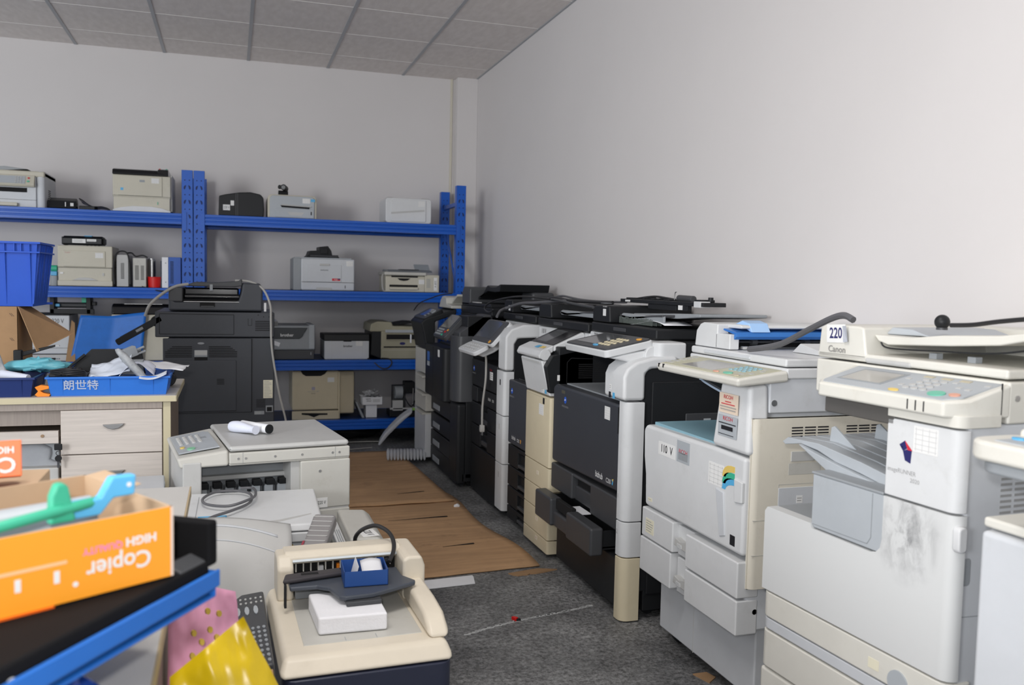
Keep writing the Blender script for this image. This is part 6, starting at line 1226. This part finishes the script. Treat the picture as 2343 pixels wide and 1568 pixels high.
for pts, r, m, lab in (
 ([(1.74,4.78,1.165),(1.72,4.60,1.176),(1.71,4.42,1.190),(1.72,4.19,1.176),(1.73,3.95,1.172),(1.75,3.70,1.176)], .006, CBG, 'grey cable humped over the tops of the middle copiers'),
 ([(1.66,4.52,1.168),(1.66,4.40,1.180),(1.665,4.20,1.170),(1.67,3.95,1.170),(1.68,3.70,1.172)], .009, CAB, 'thick black wire harness stretched along the middle copier tops'),
 ([(1.62,4.45,1.166),(1.60,4.25,1.172),(1.61,4.05,1.160),(1.62,3.86,1.150),(1.60,3.74,1.150)], .007, DGR, 'dark harness sagging over the front of the middle copier feeder'),
 ([(1.75,3.72,1.180),(1.75,3.58,1.196),(1.75,3.42,1.208),(1.75,3.30,1.203),(1.75,3.20,1.196)], .005, CAB, 'black cable arching in front of the wall above the stripped assembly'),
 ([(1.415,4.67,1.064),(1.45,4.72,1.095),(1.50,4.75,1.113),(1.54,4.62,1.142),(1.58,4.48,1.150),(1.61,4.28,1.163),(1.62,4.15,1.168)], .008, CBG, 'grey cable rising from behind the steeply tilted screen'),
 ([(1.57,4.24,1.175),(1.53,4.42,1.182),(1.49,4.60,1.178),(1.465,4.88,1.150),(1.46,5.03,1.122),(1.45,5.04,1.098),(1.435,4.93,1.082),(1.43,4.84,1.085),(1.43,4.80,1.10)], .005, CAB, 'thin black cable forming a loose loop before the black feeders'),
 ([(1.325,4.57,.853),(1.333,4.585,.83),(1.338,4.60,.79),(1.338,4.605,.715),(1.335,4.63,.62),(1.335,4.647,.563),(1.335,4.65,.50),(1.335,4.648,.455)], .006, CBL, 'grey power cord hanging down the front of a black copier'),
 ([(1.25,6.19,1.045),(1.27,6.08,1.10),(1.32,5.93,1.14),(1.37,5.84,1.165),(1.43,5.78,1.175)], .004, CAB, 'thin black cable draped over the farthest copier panel'),
 ([(1.49,2.28,1.068),(1.495,2.21,1.078),(1.50,2.13,1.096),(1.50,2.01,1.143),(1.50,1.92,1.177),(1.50,1.87,1.187),(1.50,1.835,1.177)], .009, CBG, 'thick grey cable rising from the white copier feeder to the cream one'),
 ([(1.50,1.52,1.180),(1.50,1.46,1.184),(1.49,1.38,1.195),(1.48,1.28,1.205),(1.47,1.15,1.21)], .005, CAB, 'black cable leading right from the dark ball on the cream feeder')):
    cable('power_cable', pts, r, m, lab)

for ob in list(C.objects):
    if ob.get('label') == 'grey power cord hanging down the front of a black copier':

        b = MB(); b.prism('x', [(4.636,.458),(4.660,.458),(4.664,.432),(4.658,.418),(4.638,.418),(4.632,.432)], 1.323, 1.347); b.build('plug_body', mat('pale_plug', (.5,.49,.47), .4), ob, .003)
        for y in (4.640, 4.655): MB().box(1.332,1.338,y,y+.0015,.400,.419).build('plug_pin', MET, ob)
        MB().cyl((1.335,4.648,.402),(1.335,4.648,.419),.002).build('plug_pin', MET, ob)
T = thing('rubber_ball', 'small black ball-shaped knob resting on the cream copier feeder', 'knob', (1.51,1.555,1.169)); MB().ball((0,0,.0165), .0165).build('ball', BLK, T)
MB().cyl((0,0,-.001),(0,0,.004),.012).build('foot', DGR, T)
# ---------------------------------------------------------------- groups of things that repeat
for o in C.objects:
    if o.parent or 'label' not in o or 'group' in o: continue
    n = o.name.split('.')[0]; x, y, z = o.location
    if n == 'photocopier' and x > 1.1: o['group'] = 'photocopiers lined up along the right wall'
    elif n in ('laser_printer', 'multifunction_printer', 'colour_laser_printer') and y > 6: o['group'] = 'printers on the blue racks'
    elif n == 'laser_printer' or n == 'multifunction_printer': o['group'] = 'machines standing low on the floor'
    elif n == 'power_adapter_box': o['group'] = 'vented power supply boxes'
    elif n == 'parts_tray': o['group'] = 'plastic trays on the desk'
    elif n == 'mailing_bag': o['group'] = 'plastic mail bags'
    elif n == 'paper_carton': o['group'] = 'orange paper cartons'
    elif n == 'air_column_packaging': o['group'] = 'inflated air packaging'
    elif n == 'cardboard_sheet': o['group'] = 'flattened carton sheets on the floor'
    elif n == 'power_cable': o['group'] = 'loose power cables'
# ---------------------------------------------------------------- camera, light
cam = bpy.data.cameras.new('camera'); co = bpy.data.objects.new('camera', cam); C.objects.link(co)
cam.sensor_width = 36; cam.lens = 30.608; cam.clip_start = .05
Rm = Matrix(((9.51869154e-01,-3.07724611e-04,3.06504517e-01),(-3.05761632e-01,-7.05420445e-02,9.49491256e-01),(2.13292734e-02,-9.97508759e-01,-6.72408866e-02)))
cx = Rm.col[0]; cy = -Rm.col[1]; cz = -Rm.col[2]
Mc = Matrix((cx, cy, cz)).transposed().to_4x4(); Mc.translation = (0,0,1.25); co.matrix_world = Mc
cam.dof.use_dof = True; cam.dof.focus_distance = 3.0; cam.dof.aperture_fstop = 4.6
bpy.context.scene.camera = co
def area(name, loc, tgt, sx, sy, p, col=(1,1,1)):
    l = bpy.data.lights.new(name, 'AREA'); l.shape = 'RECTANGLE'; l.size = sx; l.size_y = sy; l.energy = p; l.color = col
    o = bpy.data.objects.new(name, l); C.objects.link(o); o.location = loc
    o.rotation_euler = (Vector(tgt)-Vector(loc)).to_track_quat('-Z', 'Y').to_euler(); return o
area('doorway_daylight', (-4.3,-1.2,1.8), (1.2,5.2,1.3), 1.5, 1.6, 190, (.96,.98,1.0))
area('overhead_light', (-.2,1.4,2.9), (-.2,1.4,0), 1.2, .4, 34, (1,.97,.94))  # unseen soft area light from above, no fixture modelled
area('camera_flash', (-.07,-.02,1.36), (.9,3,1.15), .07, .04, 12, (1,.98,.97))
w = bpy.data.worlds.new('world'); bpy.context.scene.world = w; w.use_nodes = True
w.node_tree.nodes['Background'].inputs[0].default_value = (.9,.95,1,1); w.node_tree.nodes['Background'].inputs[1].default_value = .95
sc = bpy.context.scene
sc.view_settings.view_transform = 'Standard'; sc.view_settings.look = 'None'; sc.view_settings.gamma = 1; sc.view_settings.exposure = 0; sc.view_settings.use_curve_mapping = False
